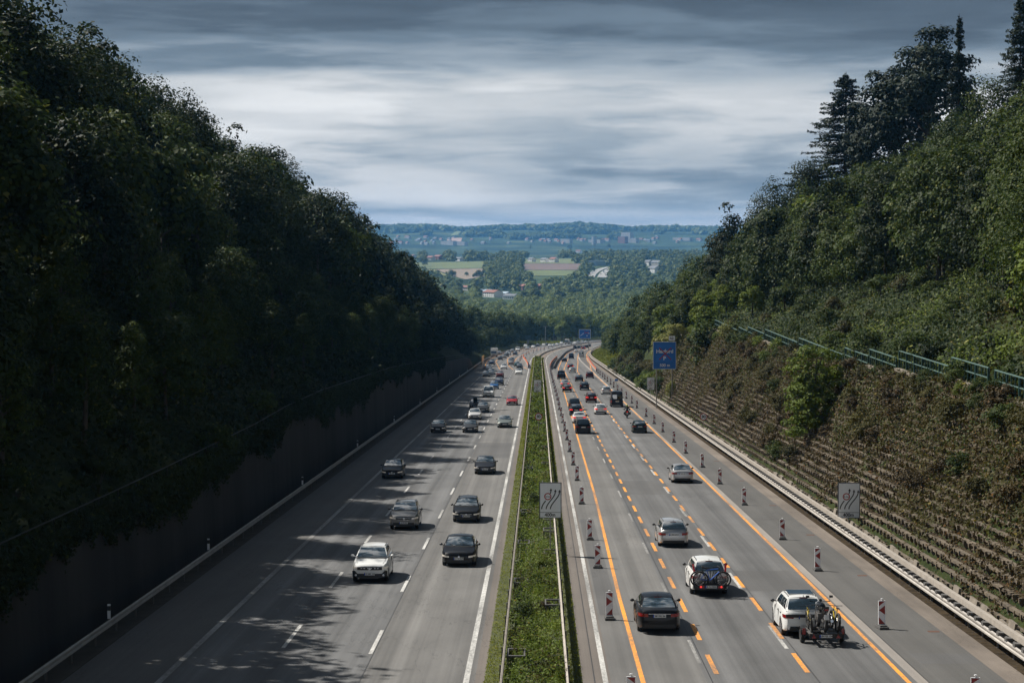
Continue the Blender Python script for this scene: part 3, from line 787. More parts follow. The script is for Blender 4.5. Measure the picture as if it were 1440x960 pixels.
OUT = [
 (925.5, 886.5, 'sedan', 'black', 'black saloon with chrome boot strip and red rear lamps, nearest on the outbound side', dict(plate_text='MI WL 56')),
 (996, 834, 'suv', 'white', 'white crossover with tall red rear lamps carrying two bicycles on its tail', dict(plate_text=None, brake=False)),
 (1128, 892, 'suv', 'white', 'white crossover with dark sunroof towing a trailer of motorbikes', dict()),
 (946, 767, 'wagon', 'silver', 'older silver grey estate car with roof rails in the outbound middle lane', dict(plate_text='H BW 2709')),
 (959, 678, 'sedan', 'silver', 'silver saloon alone in the outbound slow lane beside the beacons', dict(plate_text='OS L 412')),
 (899.5, 608.5, 'hatch', 'green', 'dark green hatchback in the outbound slow lane beyond the motorcyclist', dict()),
 (867.5, 572, 'van', 'black', 'tall black panel van with orange rear plate', dict()),
 (852.5, 554.5, 'wagon', 'lightsilver', 'silver white estate car ahead of the tall black van', dict()),
 (844.5, 582.5, 'hatch', 'white', 'small white hatchback with red rear lamps in the outbound middle lane', dict(brake=True)),
 (831.5, 566, 'suv', 'darkred', 'dark red crossover ahead of the small white hatchback', dict(brake=True)),
 (820, 609.5, 'mpv', 'black', 'black people carrier last in the outbound fast lane queue', dict()),
 (814.5, 595, 'sedan', 'white', 'white saloon right ahead of the black people carrier', dict(brake=True)),
 (810, 584.5, 'suv', 'dark', 'dark crossover with lit brake lamps ahead of the white saloon', dict(brake=True)),
 (808, 576, 'mpv', 'darkgrey', 'dark grey people carrier ahead of the dark crossover', dict()),
 (822, 548.5, 'suv', 'black', 'black crossover alone in the outbound middle lane', dict()),
 (797.5, 551, 'hatch', 'black', 'black hatchback ahead of the queue along the orange line', dict(brake=True)),
 (794.5, 544.5, 'sedan', 'silver', 'silver saloon just ahead of the black hatchback', dict(brake=True)),
 (789.5, 533, 'transporter', 'black', 'black minibus beside the dark steel barrier', dict()),
 (814.5, 536, 'sedan', 'dark', 'dark saloon in the middle lane beside the dark red one', dict()),
 (829.5, 532, 'suv', 'darkred', 'dark red crossover in the outbound slow lane by the orange fence', dict()),
 (805, 524, 'hatch', 'lightsilver', 'silver hatchback where the orange lines swerve', dict()),
 (802.5, 518.5, 'hatch', 'darkred', 'dark red hatchback ahead of the silver one at the swerve', dict(brake=True)),
 (793.7, 508.8, 'hatch', 'black', 'black hatchback alone beside the steel barrier at the swerve', dict()),
 (803.5, 504.5, 'transporter', 'darkblue', 'blue tailed van in the outbound queue before the curve', dict()),
 (817.5, 502, 'van', 'silver', 'tall silver panel van in the outbound queue', dict()),
 (810.5, 495.5, 'sedan', 'white', 'white saloon squeezed between the two vans', dict()),
 (808.5, 490.8, 'mpv', 'dark', 'dark people carrier ahead of the blue tailed van', dict()),
 (813.5, 489.5, 'hatch', 'teal', 'dark teal hatchback ahead of the white saloon', dict()),
 (820.5, 491, 'hatch', 'darkred', 'small dark red hatchback ahead of the tall silver van', dict(brake=True)),
 (824.5, 489.2, 'suv', 'dark', 'dark crossover beside the bent guard rail', dict()),
 (828, 487.4, 'sedan', 'black', 'black saloon last in view on the outbound curve', dict()),
]
placed = {}
for lst, away in ((IN, False), (OUT, True)):
    for px, py, kind, col, label, opt in lst:
        d = on_road(px, py).y
        lod = 0 if d < 190 else (1 if d < 430 else 2)
        t = make_car(kind, col, label, 'van' if kind in ('van', 'transporter') else 'car', lod, front=not away, **opt)
        place_vehicle(t, kind, px, py, away)
        placed[label] = t

def local(t):  # 4x4 of a vehicle
    return Matrix.Translation(t.location) @ t.rotation_euler.to_matrix().to_4x4()

# extras on some cars ------------------------------------------------
t = placed[OUT[2][4]]
m = MB(); m.box((0, -.45, 1.685), (1.06, 1.15, .03), Matrix.Rotation(R(1.0), 3, 'X')); m.build('sunroof', M['glass'], t)
m = MB(); m.box((0, -2.285, .93), (1.62, .08, .13)); m.build('lamp_strip', M['trim'], t)
m = MB(); m.box((0, -2.27, .40), (1.25, .06, .17)); m.build('bumper_vent', M['trim'], t)
t = placed[OUT[1][4]]
m = MB(); m.box((0, -2.255, .60), (1.62, .07, .50)); m.build('tailgate_panel', M['trim'], t)
for sg in (-1, 1):
    m = MB(); m.box((sg * .775, -1.985, 1.31), (.085, .08, .44), Matrix.Rotation(R(-38), 3, 'X') @ Matrix.Rotation(sg * R(6), 3, 'Y')); m.build('tall_lamp', M['tail_lens'], t)
t = placed[IN[0][4]]
for sg in (-1, 1):
    m = MB(); m.prism([(sg * .46, 2.265, .30), (sg * .88, 2.12, .30), (sg * .895, 2.10, .60), (sg * .76, 2.21, .62)], (0, .06, 0)); m.build('fog_lamp_recess', M['trim'], t)
    m = MB(); m.lathe((sg * .70, 2.30, .40), (0, 1, 0), [(.055, -.02), (.055, .02), (.001, .025)], 12); m.build('fog_lamp', M['head_lens'], t)
m = MB(); m.box((0, 2.27, .735), (1.26, .08, .15)); gr = m.build('grille_panel', M['trim'], t)
m = MB()
for x in (-.42, -.27, .27, .42): m.box((x, 2.32, .745), (.08, .012, .045))
m.box((-.07, 2.322, .745), (.10, .012, .05)); m.box((.07, 2.322, .745), (.10, .012, .05)); m.box((0, 2.322, .745), (.06, .012, .02))
m.build('emblem', M['chrome'], t)
for i, w in ((2, .5), (3, .46), (5, .42)):
    t = placed[IN[i][4]]; k = IN[i][2]; S = SPEC[k]; hz = min(S['nose'], S['hood'] - .13)
    m = MB(); y = S['L'] / 2 + .05
    for z in (hz - .035, hz - .14): m.box((0, y, z), (w * 1.7, .03, .018))
    m.build('grille_bar', M['chrome'], t)
t = placed[OUT[0][4]]
m = MB(); m.box((0, -2.445, .865), (.95, .02, .022)); m.build('boot_strip', M['chrome'], t)
t = placed[OUT[6][4]]
m = MB(); m.box((0, -2.83, .95), (.56, .03, .13)); m.build('license_plate', M['amber'], t)
t = placed[IN[11][4]]
# roof box on the half hidden car
m = MB(); m.lathe((0, .5, 1.62), (0, 1, 0), [(.02, -1.7), (.28, -1.6), (.36, -1.2), (.36, 0), (.26, .4), (.02, .5)], 14); rb_ = m.mesh('roof_box', [M['trim']], 50)
for v in rb_.vertices: v.co.z = 1.62 + (v.co.z - 1.62) * .55
link('roof_box', rb_, t)

# white lorry (oncoming) and motorhome (oncoming) ---------------------
def lorry(label, px, py, L, name='box_lorry', cat='lorry', col='white', H=3.3):
    t = thing(name, label, cat, group=GROUP); P = PAINT[col]
    m = MB(); m.prism([(-1.1, L / 2 - 1.9, .55), (-1.1, L / 2, .55), (-1.1, L / 2, 1.35), (-1.1, L / 2 - .25, 2.45), (-1.1, L / 2 - 1.9, 2.5)], (2.2, 0, 0)); m.build('cab', P, t)
    m = MB(); m.box((0, -.95, .85 + H / 2 - .3), (2.4, L - 2.1, H - .9)); m.build('cargo_box' if cat == 'lorry' else 'cabin', P, t)
    m = MB(); y = L / 2 - .02; m.add([(-1.0, y + .02, 1.42), (1.0, y + .02, 1.42), (1.0, y - .20, 2.32), (-1.0, y - .20, 2.32)], [(0, 1, 2, 3)]); m.build('windscreen', M['glass'], t)
    m = MB(); m.box((0, L / 2 + .01, .95), (1.2, .04, .3)); m.build('grille', M['trim'], t)
    for sg in (-1, 1):
        m = MB(); m.box((sg * .86, L / 2 + .01, .85), (.32, .05, .2)); m.build('headlight', M['head_lens'], t)
        m = MB(); m.box((sg * 1.27, L / 2 - .2, 1.9), (.16, .1, .42)); m.build('mirror', M['trim'], t)
        for yy in (L / 2 - .95, -L / 2 + 1.3):
            m = MB(); m.lathe((sg * 1.08, yy, .45), (sg, 0, 0), [(.02, -.28), (.43, -.28), (.45, -.2), (.45, -.04), (.42, 0), (.25, .0), (.02, -.03)], 18); m.build('wheel', M['tyre'], t, 40)
    m = MB(); m.box((0, 0, .62), (1.5, L - .8, .3)); m.build('chassis', M['trim'], t)
    place_vehicle(t, None, px, py, False, L); return t
lorry('white box lorry with dark windscreen, the only lorry in the oncoming queue', 694.5, 502, 7.5)
t = lorry('white motorhome with overhanging front, tallest in the pale row on the curve', 797, 484, 6.8, 'motorhome', 'motorhome', 'cream', 3.1)
m = MB(); m.box((0, 2.2, 2.65), (2.3, 2.0, .8)); m.build('sleeping_cab', PAINT['white'], t)

# bicycles -----------------------------------------------------------
def bicycle(label, frame_col, cat='bicycle', fat=.040, wr=.35):
    t = thing('bicycle', label, cat)
    fm = mat('bike_paint', frame_col, .3, .1, coat=.5)
    a, b = Vector((0, -.54, wr)), Vector((0, .56, wr)); bb_ = Vector((0, -.08, .30)); st = Vector((0, -.24, .80)); hd = Vector((0, .33, .86)); hl = Vector((0, .37, .72))
    m = MB()
    for p, q, r in ((bb_, st, .022), (st, hd, .022), (bb_, hl, .028), (a, bb_, .013), (a, st, .012)): m.tube([p, q], r, 8)
    m.build('frame', fm, t, 40)
    m = MB(); m.tube([hd + Vector((0, -.02, .05)), hl, hl + Vector((.06, .02, -.05)), b + Vector((.06, 0, 0))], .018, 8); m.tube([hl + Vector((-.06, .02, -.05)), b + Vector((-.06, 0, 0))], .018, 8); m.build('fork', M['trim'], t, 40)
    for c in (a, b):
        ty = MB(); pts = [c + Vector((0, math.cos(w) * wr, math.sin(w) * wr)) for w in [2 * math.pi * i / 28 for i in range(29)]]
        ty.tube(pts, fat, 8, caps=False); w = ty.build('wheel', M['tyre'], t, 40)
        sp = MB(); sp.tube([c + Vector((0, math.cos(x) * (wr - .03), math.sin(x) * (wr - .03))) for x in [2 * math.pi * i / 28 for i in range(29)]], .010, 6, caps=False)
        for i in range(20):
            x = 2 * math.pi * i / 20; sp.tube([c, c + Vector((0, math.cos(x) * (wr - .03), math.sin(x) * (wr - .03)))], .004, 4)
        sp.lathe(c, (1, 0, 0), [(.02, -.05), (.02, .05)], 8); sp.build('spokes', M['alloy'], w, 40)
    m = MB(); m.tube([(-.34, .30, .97), (-.12, .38, .94), (.12, .38, .94), (.34, .30, .97)], .013, 8); m.tube([(0, .38, .94), hd], .016, 8); m.build('handlebar', M['trim'], t, 40)
    m = MB(); m.prism([(-.07, -.40, .90), (.07, -.40, .90), (.025, -.14, .90), (-.025, -.14, .90)], (0, 0, .04)); m.tube([st, (0, -.27, .90)], .013, 8); m.build('saddle', M['trim'], t)
    m = MB(); m.lathe(bb_, (1, 0, 0), [(.02, -.06), (.09, -.06), (.09, -.05), (.02, -.05)], 16); m.tube([bb_ + Vector((-.08, 0, 0)), bb_ + Vector((-.08, .10, -.13))], .01, 6); m.tube([bb_ + Vector((.08, 0, 0)), bb_ + Vector((.08, -.10, .13))], .01, 6)
    for s, p in ((-1, (-.13, .10, -.13)), (1, (.13, -.10, .13))): m.box(bb_ + Vector(p), (.09, .07, .02))
    m.build('crankset', M['galv_dark'], t)
    return t

def ride(obj, carrier, off, yaw=0, roll=0):
    Mx = local(carrier) @ Matrix.Translation(off) @ Matrix.Rotation(yaw, 4, 'Z') @ Matrix.Rotation(roll, 4, 'Y')
    obj.location = Mx.to_translation(); obj.rotation_euler = Mx.to_euler()

c = placed[OUT[1][4]]
ride(bicycle('blue framed bicycle on the tail rack of the white crossover, outer of the two', (.02, .13, .55)), c, (.04, -2.78, .52), R(-90))
ride(bicycle('black framed bicycle on the tail rack of the white crossover, inner of the two', (.02, .02, .025)), c, (-.04, -2.52, .52), R(90))
rk = thing('bicycle_rack', 'black tow bar bicycle rack with red lamps behind the white crossover', 'bicycle rack')
m = MB(); m.box((0, -2.52, .48), (1.25, .12, .04)); m.box((0, -2.78, .48), (1.25, .12, .04)); m.box((0, -2.55, .45), (.08, .8, .06)); m.tube([(0, -2.42, .46), (0, -2.42, 1.25), (0, -2.5, 1.32)], .02, 8); m.build('frame', M['trim'], rk)
m = MB(); m.box((0, -2.92, .52), (1.15, .04, .16)); m.build('lamp_board', M['trim'], rk)
for sg in (-1, 1):
    m = MB(); m.box((sg * .46, -2.945, .52), (.26, .03, .12)); l = m.build('tail_light', M['tail_lens'], rk)
    m = MB(); m.lathe((sg * .49, -2.965, .53), (0, -1, 0), [(.05, -.02), (.05, .01), (.001, .012)], 12); m.build('bulb', M['tail_lit'], l)
m = MB(); m.box((0, -2.945, .53), (.54, .02, .12)); m.box((-.25, -2.948, .53), (.045, .02, .116), mi=1); o = m.build('license_plate', [M['plate'], M['plate_blue']], rk)
x = put(rk, 'lettering', text_mesh('B CU 9504', .1, M['plate_ink']), None, o); x.location = (.02, -2.96, .53)
ride(rk, c, (0, 0, 0))

# motorcycle ---------------------------------------------------------
def motorcycle(label, tank=(.015, .015, .017), name='motorcycle'):
    t = thing(name, label, 'motorcycle')
    tp = mat('tank_paint', tank, .25, .2, coat=.6)
    for y in (-.72, .72):
        m = MB(); m.lathe((0, y, .31), (1, 0, 0), [(.19, -.05), (.27, -.07), (.31, -.04), (.31, .04), (.27, .07), (.19, .05), (.19, -.05)], 24); w = m.build('wheel', M['tyre'], t, 40)
        m = MB(); m.lathe((0, y, .31), (1, 0, 0), [(.19, -.03), (.17, -.02), (.05, -.03), (.05, .03), (.17, .02), (.19, .03)], 20); m.build('rim', M['alloy'], w, 40)
    m = MB(); m.box((0, .05, .48), (.36, .5, .34)); m.lathe((.2, -.1, .40), (1, 0, 0), [(.12, -.4), (.12, 0), (.02, .02)], 14); m.box((0, -.35, .40), (.14, .7, .08)); m.build('engine', M['galv_dark'], t)
    m = MB(); m.lathe((0, -.18, .86), (0, 1, 0), [(.03, 0), (.15, .05), (.19, .25), (.16, .5), (.05, .58)], 14); m.build('tank', tp, t, 50)
    m = MB(); m.prism([(-.13, -.78, .90), (.13, -.78, .90), (.14, -.1, .80), (-.14, -.1, .80)], (0, 0, .10)); m.build('seat', M['trim'], t)
    m = MB(); m.prism([(-.10, -.95, .92), (.10, -.95, .92), (.12, -.6, .72), (-.12, -.6, .72)], (0, 0, .09)); m.build('tail', tp, t)
    m = MB(); m.box((0, -.97, .90), (.16, .03, .07)); m.build('tail_light', M['tail_lit'], t)
    m = MB(); m.box((0, -1.02, .62), (.19, .02, .20), Matrix.Rotation(R(-12), 3, 'X')); m.build('license_plate', M['plate'], t)
    m = MB()
    for sg in (-1, 1): m.tube([(sg * .11, .72, .31), (sg * .11, .48, .95)], .028, 8)
    m.build('fork', M['alloy'], t, 40)
    m = MB(); m.tube([(-.42, .30, 1.06), (-.12, .46, 1.02), (.12, .46, 1.02), (.42, .30, 1.06)], .016, 8)
    for sg in (-1, 1): m.tube([(sg * .36, .34, 1.05), (sg * .44, .42, 1.22)], .008, 6); m.box((sg * .47, .42, 1.23), (.14, .03, .09))
    m.build('handlebar', M['trim'], t, 40)
    m = MB(); m.tube([(.17, -.1, .32), (.20, -.5, .36), (.22, -.95, .46)], [.04, .05, .06], 10); m.build('exhaust', M['chrome'], t, 40)
    m = MB(); m.lathe((0, .62, .92), (0, 1, 0), [(.02, -.12), (.11, -.08), (.12, 0), (.02, .03)], 14); m.build('headlight', M['head_lens'], t, 40)
    return t
def skin_person(joints, edges, mats):
    me = bpy.data.meshes.new('p'); me.from_pydata([j[:3] for j in joints], edges, [])
    o = bpy.data.objects.new('p', me); COL.objects.link(o)
    o.modifiers.new('s', 'SKIN')
    o.modifiers.new('b', 'SUBSURF').levels = 2
    if not me.skin_vertices:
        bm = bmesh.new(); bm.from_mesh(me); bm.verts.layers.skin.verify(); bm.to_mesh(me); bm.free()
    for sv, j in zip(me.skin_vertices[0].data, joints): sv.radius = (j[3], j[3])
    me.skin_vertices[0].data[0].use_root = True
    dg = bpy.context.evaluated_depsgraph_get(); dg.update()
    r = bpy.data.meshes.new_from_object(o.evaluated_get(dg)); bpy.data.objects.remove(o)
    r.materials.clear(); r.materials.append(mats); r.polygons.foreach_set('use_smooth', [True] * len(r.polygons)); return r
bike = motorcycle('black motorcycle ridden in the outbound slow lane behind the tall black van')
p = on_road(882, 588)
bike.location = (p.x, p.y + .7, zroad(p.y + .7) + .012); bike.rotation_euler = (-math.atan(GRADE), 0, 0)
for sg in (-1, 1):
    m = MB(); m.box((sg * .36, -.62, .68), (.24, .52, .36)); m.build('pannier', M['trim'], bike)
J = [(0, -.30, .98, .15), (0, -.26, 1.15, .155), (0, -.18, 1.36, .17), (0, -.14, 1.50, .12), (0, -.12, 1.58, .07)]
E = [(0, 1), (1, 2), (2, 3), (3, 4)]
for sg in (-1, 1):
    k = len(J); J += [(sg * .21, -.14, 1.46, .085), (sg * .33, .02, 1.22, .065), (sg * .38, .28, 1.09, .045), (sg * .40, .35, 1.06, .05)]; E += [(3, k), (k, k + 1), (k + 1, k + 2), (k + 2, k + 3)]
    k = len(J); J += [(sg * .13, -.26, .93, .12), (sg * .25, .16, .80, .09), (sg * .24, -.12, .42, .065), (sg * .24, .06, .36, .055)]; E += [(0, k), (k, k + 1), (k + 1, k + 2), (k + 2, k + 3)]
per = thing('person', 'rider in dark clothing and green yellow helmet on the moving motorcycle', 'person')
link('body', skin_person(J, E, mat('rider_clothes', (.014, .015, .017), .75)), per)
m = MB(); m.lathe((0, -.10, 1.58), (0, 0, 1), [(.02, 0), (.11, .02), (.145, .10), (.145, .18), (.10, .27), (.001, .29)], 16); hl = m.build('helmet', mat('helmet_paint', (.22, .36, .05), .3), per, 60)
m = MB(); m.box((0, .03, 1.72), (.2, .05, .09)); m.build('visor', M['glass'], hl)
per.location = bike.location; per.rotation_euler = bike.rotation_euler

# trailer with a motorbike and two mountain bikes ---------------------
tw = placed[OUT[2][4]]
p = on_road(1159, 907)
tr = thing('trailer', 'small black trailer loaded with motorbike and bicycles behind the white crossover', 'trailer')
tr.location = (p.x, p.y + .75, zroad(p.y + .75) + .012); tr.rotation_euler = (-math.atan(GRADE), 0, R(1.5))
m = MB()
for x in (-.6, 0, .6): m.box((x, .0, .50), (.14, 2.1, .05))
for y in (-1.0, 0, 1.0): m.box((0, y, .46), (1.35, .06, .06))
m.tube([(-.5, 1.0, .45), (0, 2.15, .45)], .035, 8); m.tube([(.5, 1.0, .45), (0, 2.15, .45)], .035, 8); m.tube([(0, 2.1, .45), (0, 2.6, .45)], .03, 8); m.tube([(-.75, 0, .30), (.75, 0, .30)], .04, 8)
m.build('frame', M['galv_dark'], tr)
for sg in (-1, 1):
    m = MB(); m.lathe((sg * .88, 0, .30), (sg, 0, 0), [(.05, -.16), (.28, -.16), (.30, -.1), (.30, -.02), (.27, .01), (.18, .01), (.05, -.02)], 20); m.build('wheel', M['tyre'], tr, 40)
    m = MB(); pts = [(math.cos(a) * .36, math.sin(a) * .36) for a in [R(12 + i * 15.6) for i in range(11)]]
    vs = [(sg * .80 + dx, y, .30 + z) for y, z in pts for dx in (-.12, .12)]; m.add(vs, [(2 * i, 2 * i + 1, 2 * i + 3, 2 * i + 2) for i in range(10)])
    vs = [(sg * .80 + dx, y * 1.03, .30 + z * 1.03) for y, z in pts for dx in (-.12, .12)]; m.add(vs, [(2 * i + 1, 2 * i, 2 * i + 2, 2 * i + 3) for i in range(10)]); m.build('mudguard', M['trim'], tr)
    m = MB(); m.prism([(sg * .5 - .10, -1.09, .34), (sg * .5 + .10, -1.09, .34), (sg * .5, -1.09, .50)], (0, -.02, 0)); m.build('reflector', M['tail_lens'], tr)
    m = MB(); m.box((sg * .80, -.45, .52), (.12, .05, .24)); m.build('tail_light', M['tail_lens'], tr)
m = MB(); m.box((0, -1.06, .42), (1.35, .04, .2)); m.build('lamp_board', M['trim'], tr)
m = MB(); m.box((0, -1.09, .42), (.52, .02, .12)); m.box((-.24, -1.093, .42), (.045, .02, .116), mi=1); o = m.build('license_plate', [M['plate'], M['plate_blue']], tr)
x = put(tr, 'lettering', text_mesh('UN GS 134', .1, M['plate_ink']), None, o); x.location = (.02, -1.105, .42)
mb_ = motorcycle('black and silver motorbike standing upright in the middle of the trailer'); ride(mb_, tr, (0, .02, .54), R(2)); mb_.scale = (1.05, 1.05, 1.05)
for o in mb_.children:
    if o.name.startswith('tail_light'): o.material_slots[0].link = 'OBJECT'; o.material_slots[0].material = M['tail_lens']
ride(bicycle('yellow forked mountain bicycle on the road verge side of the trailer', (.55, .40, .02), fat=.05, wr=.36), tr, (.50, -.1, .54), R(3), R(5))
ride(bicycle('yellow and black mountain bicycle on the median side of the trailer', (.45, .33, .03), fat=.05, wr=.36), tr, (-.50, -.1, .54), R(-3), R(-5))
# ------------------------------------------------------------------ beacons
def make_beacon(sgn):
    t = thing('traffic_beacon', 'x', 'beacon')
    m = MB(); m.box((0, 0, .06), (.42, .80, .10)); m.prism([(-.16, -.30, .11), (.16, -.30, .11), (.16, .30, .11), (-.16, .30, .11)], (0, 0, .06)); m.build('foot', M['rubber'], t)
    m = MB(); m.box((0, 0, .68), (.31, .045, 1.06)); m.build('panel', M['beacon_white'], t)
    m = MB(); W = .27 * .5; y = -.0255; z0 = .20
    def P(x, z): return (sgn * x, y, z0 + z)
    m.add([P(-W, .40), P(W, .60), P(-W, .80)], [(0, 1, 2)] if sgn > 0 else [(0, 2, 1)])
    m.add([P(-W, .98), P(W, .98), P(W, .78)], [(0, 1, 2)]); m.add([P(-W, .0), P(W, .0), P(W, .30)], [(0, 1, 2)])
    m.add([(a, -b, c) for a, b, c in m.v], [f for f in m.f])
    m.build('stripe', M['beacon_red'], t)
    m = MB(); m.lathe((0, 0, 1.21), (0, 0, 1), [(.02, 0), (.02, .05), (.05, .06), (.05, .09), (.001, .10)], 10); m.build('cap', M['beacon_white'], t)
    return t
ORD = 'first second third fourth fifth sixth seventh eighth ninth tenth eleventh twelfth thirteenth fourteenth fifteenth sixteenth seventeenth eighteenth nineteenth twentieth'.split()
def ordinal(i):
    if i < 20: return ORD[i]
    return ('twenty ' if i < 29 else 'thirty ') + ORD[(i - 20) % 10] if i not in (29,) else 'thirtieth'
pl = make_beacon(1); pr = make_beacon(-1)
rb = random.Random(3)
left_y = [66.0, 86.7, 105, 118.6, 142, 163, 180.7, 199, 219, 236, 256, 275, 294, 312, 331, 350, 369, 388, 407, 425, 443, 461, 478, 495, 511, 527, 542]
for i, y in enumerate(left_y):
    x = 3.2 + rb.uniform(-.06, .06)
    t = pl if i == 0 else dup(pl, (0, 0, 0), (0, 0, 0))
    t.location = (Xc(y) + x, y, zroad(y) + .004); t.rotation_euler = (-math.atan(GRADE), 0, rb.uniform(-.12, .12))
    t['label'] = f'red and white beacon beside the median line, {ordinal(i)} from the bridge in its row'; t['group'] = 'beacons along the median side of the outbound lanes'
right_y = [66.0, 84.3, 104, 119, 141.4, 159.8, 178, 197, 215, 235, 254, 273, 300, 318, 337, 356, 375, 394, 413, 432, 450, 468, 486, 504]
for i, y in enumerate(right_y):
    x = interp(y, [(60, 14.85), (110, 14.9), (200, 14.95), (300, 15.15), (500, 15.4)]) + rb.uniform(-.06, .06)
    t = pr if i == 0 else dup(pr, (0, 0, 0), (0, 0, 0))
    t.location = (Xc(y) + x, y, zroad(y) + .004); t.rotation_euler = (-math.atan(GRADE), 0, rb.uniform(-.12, .12))
    t['label'] = f'red and white beacon on the hard shoulder, {ordinal(i)} from the bridge in its row'; t['group'] = 'beacons along the hard shoulder'
for i in range(13):
    y = 660 + i * 34; x = -6.2 if y < 800 else -5.6
    t = dup(pl, (Xc(y) + x, y, zroad(y) + .004), (-math.atan(GRADE), 0, -head(y)), f'slim beacon between the oncoming files on the curve, {ordinal(i)} from the orange boards', 'beacons on the oncoming curve')

# ------------------------------------------------------------------ construction boards and steel barriers
def board_run(label, pts, h, col, name='barrier_board', base=True, cat='barrier', stripes=True, group=None):
    """a run of plastic fence boards; pts: (lateral, along)"""
    t = thing(name, label, cat, group=group)
    m = MB(); s = MB()
    for (x0, y0), (x1, y1) in zip(pts, pts[1:]):
        a = Vector((Xc(y0) + x0, y0, zroad(y0))); b = Vector((Xc(y1) + x1, y1, zroad(y1)))
        d = (b - a).normalized(); nrm = Vector((d.y, -d.x, 0)) * .04
        for z0, z1, mb in ((h * .55, h, m), (.05, h * .5, s)):
            q = [a + Vector((0, 0, z0)), b + Vector((0, 0, z0)), b + Vector((0, 0, z1)), a + Vector((0, 0, z1))]
            mb.prism([v - nrm for v in q], nrm * 2)
    m.build('top_board', col, t); s.build('lower_board', M['galv'], t)
    return t
board_run('orange and white fence boards closing the oncoming fast lane at the end of the median', [(-2.9, 555), (-3.3, 590), (-4.2, 640), (-5.6, 690), (-6.2, 730)], 1.15, M['barrier_orange'])
board_run('upright white and orange warning board beside the shaded oncoming shoulder', [(-15.6, 540), (-15.9, 556), (-16.0, 575)], 3.4, M['amber'], 'warning_board')
board_run('red orange fence boards leading to the dark steel barrier on the outbound side', [(3.3, 540), (3.5, 570), (4.2, 610), (5.4, 660), (6.4, 705)], 1.0, M['barrier_orange'])
board_run('red orange fence boards by the outbound guard rail at the swerve', [(15.4, 520), (15.8, 570), (16.6, 630), (17.2, 700)], 1.0, M['barrier_orange'])
t = thing('steel_barrier', 'dark temporary steel barrier curving along the outbound queue', 'barrier')
def profile_run(mb, pts, prof, mi=0):
    """sweep a closed (lateral, up) profile along road positions (lateral, along, extra height)"""
    n = len(prof); vs = []
    for x, y, dz in pts:
        for px, pz in prof: vs.append((Xc(y) + x + px, y, zroad(y) + dz + pz))
    k = len(pts)
    mb.add(vs, [(i * n + j, (i + 1) * n + j, (i + 1) * n + (j + 1) % n, i * n + (j + 1) % n) for i in range(k - 1) for j in range(n)] + [tuple(range(n)), tuple(range((k - 1) * n, k * n))[::-1]], mi)
def along(xf, a, b, step=12, dz=0):
    n = max(1, int((b - a) / step)); return [((xf(a + (b - a) * i / n) if callable(xf) else xf), a + (b - a) * i / n, dz) for i in range(n + 1)]
bf = [(548, 4.3), (620, 5.7), (690, 7.5), (760, 8.3), (900, 8.5), (1100, 8.5)]
m = MB(); profile_run(m, along(lambda y: interp(y, bf), 550, 1100), [(-.28, 0), (.28, 0), (.10, .40), (.10, .78), (-.10, .78), (-.10, .40)]); m.build('wall_element', M['galv_dark'], t)
t = thing('median_barrier', 'pale concrete barrier on the paved crossing between the curving carriageways', 'barrier')
m = MB(); profile_run(m, along(-.5, 740, 1300), [(-.25, 0), (.25, 0), (.1, .25), (.08, .5), (-.08, .5), (-.1, .25)]); m.build('wall_element', M['pale_strip'], t)

# ------------------------------------------------------------------ guard rails
WP = [(-.04, 0), (.02, .03), (.02, .09), (-.03, .13), (-.03, .18), (.02, .22), (.02, .28), (-.04, .31), (-.055, .31), (0, .27), (0, .23), (-.05, .19), (-.05, .12), (0, .08), (0, .04), (-.055, 0)]
def guard_rail(name, label, x, a, b, face, post, box=False, span=12, mt='galv'):
    t = thing(name, label, 'guard rail')
    m = MB(); prof = [(p * face, z + .44) for p, z in WP]
    m2 = along(x, a, b, span); profile_run(m, m2, prof); m.build('rail', M[mt], t)
    if box:
        m = MB(); profile_run(m, along(x + .34, a, b, span), [(-.10, .86), (.10, .86), (.10, 1.10), (-.10, 1.10)]); m.build('box_beam', M['pale_steel'], t)
        m = MB(); profile_run(m, along(x + .30, a, b, span), [(-.05, .72), (.06, .72), (.06, .76), (-.05, .76)]); m.build('spacer_strip', M['galv_dark'], t)
    def repeat(nm, boxes, step, end):
        mb = MB(); [mb.box(*q) for q in boxes]; me = mb.mesh(nm, [M['galv_dark']]); rest = MB(); y = a; k = 0
        while y < min(b, end):
            x_ = Xc(y) + x; z = zroad(y)
            if y > 64:
                k += 1
                if k <= 99: link(nm, me, t, (x_, y, z))
                else: [rest.box((x_ + q[0][0], y + q[0][1], z + q[0][2]), q[1]) for q in boxes]
            y += step
        if rest.v: stuff(rest.build(nm, M['galv_dark'], t))
    if box:
        repeat('spacer_block', [((.17, 0, .80), (.36, .34, .15))], 1.35, 420); repeat('post', [((.34, 0, .42), (.07, .14, .84))], 2.7, 320)
    else: repeat('post', [((-face * .11, 0, .36), (.06, .12, .72))], post, 420)
    return t
guard_rail('guard_rail', 'pale double beam guard rail between hard shoulder and planted crib wall', 18.42, 55, 1000, -1, 1.35, True)
guard_rail('guard_rail', 'grey guard rail along the shaded wall on the oncoming side', -18.0, 55, 1100, 1, 4.0)
guard_rail('guard_rail', 'pale thin guard rail on the oncoming side of the planted median', -1.28, 55, 718, 1, 4.0, mt='pale_steel')
guard_rail('guard_rail', 'pale thin guard rail on the outbound side of the planted median', 1.02, 55, 718, -1, 4.0, mt='pale_steel')
